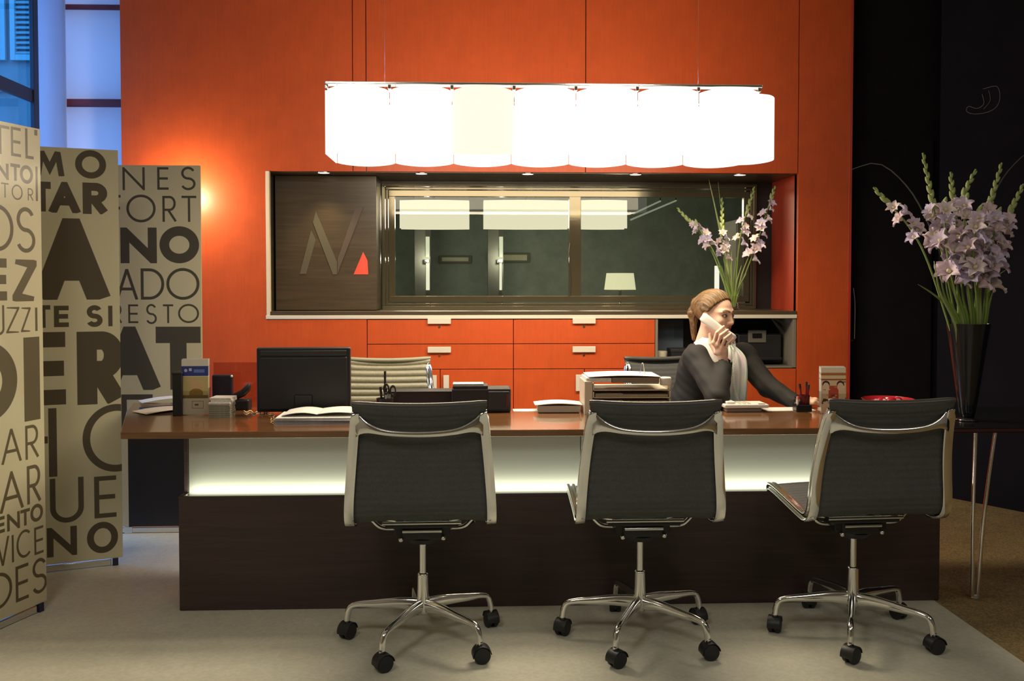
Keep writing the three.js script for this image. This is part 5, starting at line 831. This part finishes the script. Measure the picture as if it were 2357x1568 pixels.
  const handF = (h) => { const kn = h.chains.slice(0, 4).map((c) => c.c[0]); return (x, y, z) => {
    let d = bone(x, y, z, h.wrist, h.palm, 0.0235, 0.021); for (const k of kn) d = smin(d, bone(x, y, z, h.palm, k, 0.017, 0.0105), 0.012);
    for (let i = 0; i < 3; i++) d = smin(d, bone(x, y, z, kn[i], kn[i + 1], 0.0105, 0.0105), 0.008);
    let fing = 9; for (const { c, r } of h.chains) fing = Math.min(fing, smin(bone(x, y, z, c[0], c[1], r[0], r[1]), bone(x, y, z, c[1], c[2], r[1], r[2]), 0.003));
    d = smin(d, bone(x, y, z, h.palm, h.chains[4].c[0], 0.018, 0.012), 0.012); return smin(d, fing, 0.005); }; };
  const boxOf = (h, m) => { const b = new THREE.Box3().setFromPoints([h.wrist, h.palm, ...h.chains.flatMap((c) => c.c)]); b.expandByScalar(m); return b; };
  const pieces = [netMesh(bodyF, V(0.80, 0.0, -5.02), V(1.86, 1.06, -4.10), 0.0095, bodyColor)];
  { const c = hc; pieces.push(netMesh(headF, V(c.x - 0.16, 0.985, c.z - 0.17), V(c.x + 0.16, c.y + 0.15, c.z + 0.17), 0.0029, headColor)); }
  for (const h of [rightHand, leftHand]) { const b = boxOf(h, 0.04); pieces.push(netMesh(handF(h), b.min, b.max, 0.0030, () => skinC)); }
  const body = mergeGeometries(pieces), t = thing('person', 'woman in black jacket and white blouse on the telephone, writing at the desk', 'person');
  part(t, 'body', body, phys({ vertexColors: true, roughness: 0.55, sheen: 0 }));
  // ---- jacket: a shell over torso and arms, open in a V at the breast
  const cut = (x, y, z) => { const dx = x - chest.x, dz = z - chest.z, f = dx * fwd.x + dz * fwd.z, l = dx * lft.x + dz * lft.z, w = lerp(0.006, 0.092, clamp((y - 0.775) / 0.20, 0, 1.3)); return f > 0.0 ? Math.abs(l - 0.012) - w : 0.05; };
  const jacketF = (x, y, z) => { let d = smin(torso(x, y, z) - 0.016, arms(x, y, z, 0.014), 0.03);
    d = smax(d, -(Math.hypot(x - RW.x - 0.002, y - RW.y - 0.005, z - RW.z) - 0.034), 0.004); d = smax(d, -(Math.hypot(x - LW.x - 0.02, y - LW.y, z - LW.z - 0.01) - 0.042), 0.004);
    d = smax(d, -cut(x, y, z), 0.006); d = smax(d, -bone(x, y, z, neck0, neck1, 0.062, 0.06), 0.006); d = smax(d, 0.60 - y, 0.004);
    const fold = 0.0022 * Math.sin(x * 60 + y * 90) * Math.sin(z * 55 + y * 40); return d + fold; };
  part(t, 'jacket', netMesh(jacketF, V(0.82, 0.56, -5.02), V(1.86, 1.04, -4.12), 0.0075), std({ color: C(0.012, 0.0115, 0.010), roughness: 0.8 }), 'black jacket with open lapels');
  const cloth = std({ color: C(0.80, 0.78, 0.72), roughness: 0.75, side: THREE.DoubleSide });
  // collar points of the blouse
  const colr = (pts) => part(t, 'collar', sheet((u, v) => { const a = pts[0].clone().lerp(pts[1], u), b = pts[3].clone().lerp(pts[2], u); return a.lerp(b, v).add(V(0.004 * Math.sin(v * Math.PI), 0, 0.012 * Math.sin(u * Math.PI))); }, 10, 6, 0.004), cloth, 'white blouse collar');
  colr([P(1597, 788, -4.56), P(1650, 884, -4.475), P(1652, 850, -4.48), P(1618, 776, -4.56)]);
  colr([P(1618, 778, -4.555), P(1652, 850, -4.478), P(1664, 812, -4.49), P(1632, 780, -4.55)]);
  // scarf hanging from the collar down to the desk
  const scarfPath = new THREE.CatmullRomCurve3([P(1680, 792, -4.555), P(1694, 815, -4.515), P(1700, 850, -4.49), P(1700, 890, -4.475), P(1698, 925, -4.468)]);
  part(t, 'scarf', sheet((u, v) => { const p = scarfPath.getPointAt(u), w = lerp(0.030, 0.090, smooth(0, 0.35, u)), q_ = v - 0.5; return p.add(V(q_ * w, 0.006 * Math.sin(v * 9), 0.010 * Math.sin(v * 14 + u * 2) - 0.05 * q_ * q_)); }, 24, 20, 0.003), std({ color: C(0.72, 0.74, 0.72), roughness: 0.7, map: tex(64, 64, (u, v) => { const s = vnoise(u * 6, v * 3, 6, 3, 12); return [0.86 + 0.14 * s, 0.88 + 0.12 * vnoise(u * 5, v * 4, 5, 4, 14), 0.92]; }, true, 0.8), side: THREE.DoubleSide }), 'white and pale blue scarf');
  // ---- hair: cap swept back, and a tail behind
  const hairF0 = (x, y, z) => { let d = skull(x, y, z) - 0.004 - 0.011 * smooth(0.078, 0.010, z); d = smax(d, z - (0.020 + 0.78 * (y - 0.03)), 0.008); d = smax(d, -0.052 - 0.35 * z - y, 0.01);
    d = smax(d, -ball(Math.abs(x), y, z, [0.080, -0.012, -0.006], 0.020, 0.030, 0.019), 0.006);
    const tie = bone(x, y, z, V(0, 0.050, -0.088), V(0, 0.040, -0.116), 0.034, 0.026), tail = smin(bone(x, y, z, V(0, 0.046, -0.118), V(0, -0.01, -0.136), 0.026, 0.026), bone(x, y, z, V(0, -0.01, -0.136), V(0.0, -0.140, -0.120), 0.024, 0.010), 0.02);
    d = smin(smin(d, tie, 0.025), tail, 0.012); return d + 0.0016 * Math.sin(x * 420 + y * 60 + z * 40) + 0.0010 * Math.sin(y * 150 + x * 700 + z * 90); };
  const hairF = (x, y, z) => { const p = local(x, y, z); return hairF0(p.x, p.y, p.z); };
  const hairColor = (x, y, z) => { const p = local(x, y, z), s = hash(Math.round(p.x * 900), Math.round((p.y + p.z * 0.3) * 70), 4); return C(lerp(0.075, 0.24, s), lerp(0.040, 0.135, s), lerp(0.016, 0.046, s)); };
  part(t, 'hair', netMesh(hairF, V(hc.x - 0.21, hc.y - 0.17, hc.z - 0.20), V(hc.x + 0.12, hc.y + 0.14, hc.z + 0.17), 0.0029, hairColor), phys({ vertexColors: true, roughness: 0.5 }), 'light brown hair tied back in a tail');
  { const tie = new THREE.TorusGeometry(0.026, 0.006, 10, 24).applyMatrix4(new THREE.Matrix4().makeRotationX(0.25)).translate(0, 0.045, -0.108).applyMatrix4(hd); part(t, 'hair_tie', tie, std({ color: C(0.30, 0.13, 0.11), roughness: 0.7 })); }
  // ---- handset in her right hand
  const hs = thing('telephone_handset', 'white telephone handset held to the woman\'s ear', 'telephone', phA.clone().lerp(phB, 0.5)), n = V(-0.35, 0.1, 0.93); n.addScaledVector(pax, -n.dot(pax)).normalize(); const sd = pax.clone().cross(n);
  const o = Array.from({ length: 18 }, (_, i) => { const a = i / 18 * 2 * Math.PI, c = Math.cos(a), s = Math.sin(a); return [Math.sign(c) * Math.pow(Math.abs(c), 0.6) * 0.022, Math.sign(s) * Math.pow(Math.abs(s), 0.6) * 0.011]; }), L = phA.distanceTo(phB);
  part(hs, 'shell', sweep(o, Array.from({ length: 21 }, (_, i) => { const u = i / 20, e = Math.abs(u * 2 - 1); return { p: pax.clone().multiplyScalar((u - 0.5) * L * 1.05).addScaledVector(n, 0.010 * (1 - e * e)), u: sd.clone().multiplyScalar(lerp(0.9, 1.1, e)), v: n, k: e > 0.99 ? 0.72 : e > 0.88 ? 0.94 : 1 }; })), M.plastic);
  for (const s of [-1, 1]) part(hs, s < 0 ? 'earpiece' : 'mouthpiece', cyl(0.018, 0.016, 0.012, 0, 0, 0, 20).applyQuaternion(new THREE.Quaternion().setFromUnitVectors(V(0, 1, 0), n.clone().negate())).translate(...pax.clone().multiplyScalar(s * L * 0.43).addScaledVector(n, -0.012).toArray()), M.plastic);
  const cord = new THREE.CatmullRomCurve3([phB.clone().addScaledVector(pax, 0.004), P(1691, 800, -4.45), P(1688, 840, -4.42), P(1690, 890, -4.40), P(1700, 926, -4.41)]), pts = []; for (let i = 0; i <= 420; i++) { const u = i / 420, a = u * 2 * Math.PI * 46; pts.push(cord.getPointAt(u).add(V(Math.cos(a) * 0.0045, 0, Math.sin(a) * 0.0045))); }
  const cg = new THREE.TubeGeometry(new THREE.CatmullRomCurve3(pts), 1100, 0.0013, 5); cg.translate(-hs.position.x, -hs.position.y, -hs.position.z); part(hs, 'coiled_cord', cg, M.plastic);
}
// ================================================================ the building across the street
{
  const dk = std({ color: C(0.05, 0.08, 0.10), roughness: 0.8 }), fac = std({ color: C(0.13, 0.17, 0.18), map: T.stucco, roughness: 0.85 }), sh = std({ color: C(0.15, 0.26, 0.27), roughness: 0.6 }), z = -10.0;
  const b = thing('apartment_building', 'blue grey building with louvred shutters seen through the street window', 'building');
  part(b, 'wall', bx(-12, -2.95, 0, 9, z - 3, z), fac); part(b, 'cornice', bx(-12, -2.95, 3.30, 3.36, z, z + 0.05, 0.01), fac);
  part(b, 'ground_band', bx(-12, -2.95, 0, 2.55, z, z + 0.04), std({ color: C(0.12, 0.17, 0.19), roughness: 0.7 }));
  part(b, 'awning_bar', tube([V(-6.2, 3.0, z + 0.1), V(-4.6, 2.55, z + 0.1)], 0.035), M.navy);
  [[-5.62, -4.85, 'left'], [-4.80, -4.03, 'right']].forEach(([x0, x1, s]) => {
    const y0 = 3.62, y1 = 5.6;
    const t = part(b, 'shutter', [bx(x0, x0 + 0.05, y0, y1, 0, 0.05, 0.004), bx(x1 - 0.05, x1, y0, y1, 0, 0.05, 0.004), bx(x0 + 0.05, x1 - 0.05, y0, y0 + 0.06, 0, 0.05, 0.004), bx(x0 + 0.05, x1 - 0.05, y1 - 0.06, y1, 0, 0.05, 0.004), bx((x0 + x1) / 2 - 0.02, (x0 + x1) / 2 + 0.02, y0 + 0.06, y1 - 0.06, 0, 0.05, 0.004)], sh); t.position.z = z + 0.012; part(t, 'shutter_back', bx(x0 + 0.05, x1 - 0.05, y0 + 0.06, y1 - 0.06, -0.01, -0.004), dk);
    for (const [a, c] of [[x0 + 0.05, (x0 + x1) / 2 - 0.02], [(x0 + x1) / 2 + 0.02, x1 - 0.05]]) { const g = bx(a, c, -0.006, 0.006, -0.024, 0.024).rotateX(0.7); for (let y = y0 + 0.085; y < y1 - 0.07; y += 0.052) { const m = part(t, 'slat', g, sh); m.position.set(0, y, 0.02); } }
  });
  struct('street_ground', bx(-14, XL - 0.3, -0.2, -0.02, -14, 6), std({ color: C(0.16, 0.16, 0.17), roughness: 0.9 }));
}
scene.traverse((o) => { if (o.isMesh) { o.castShadow = true; o.receiveShadow = true; } if (o.isLight && o.shadow) { o.castShadow = true; o.shadow.bias = -0.0005; } });
renderer.render(scene, camera);
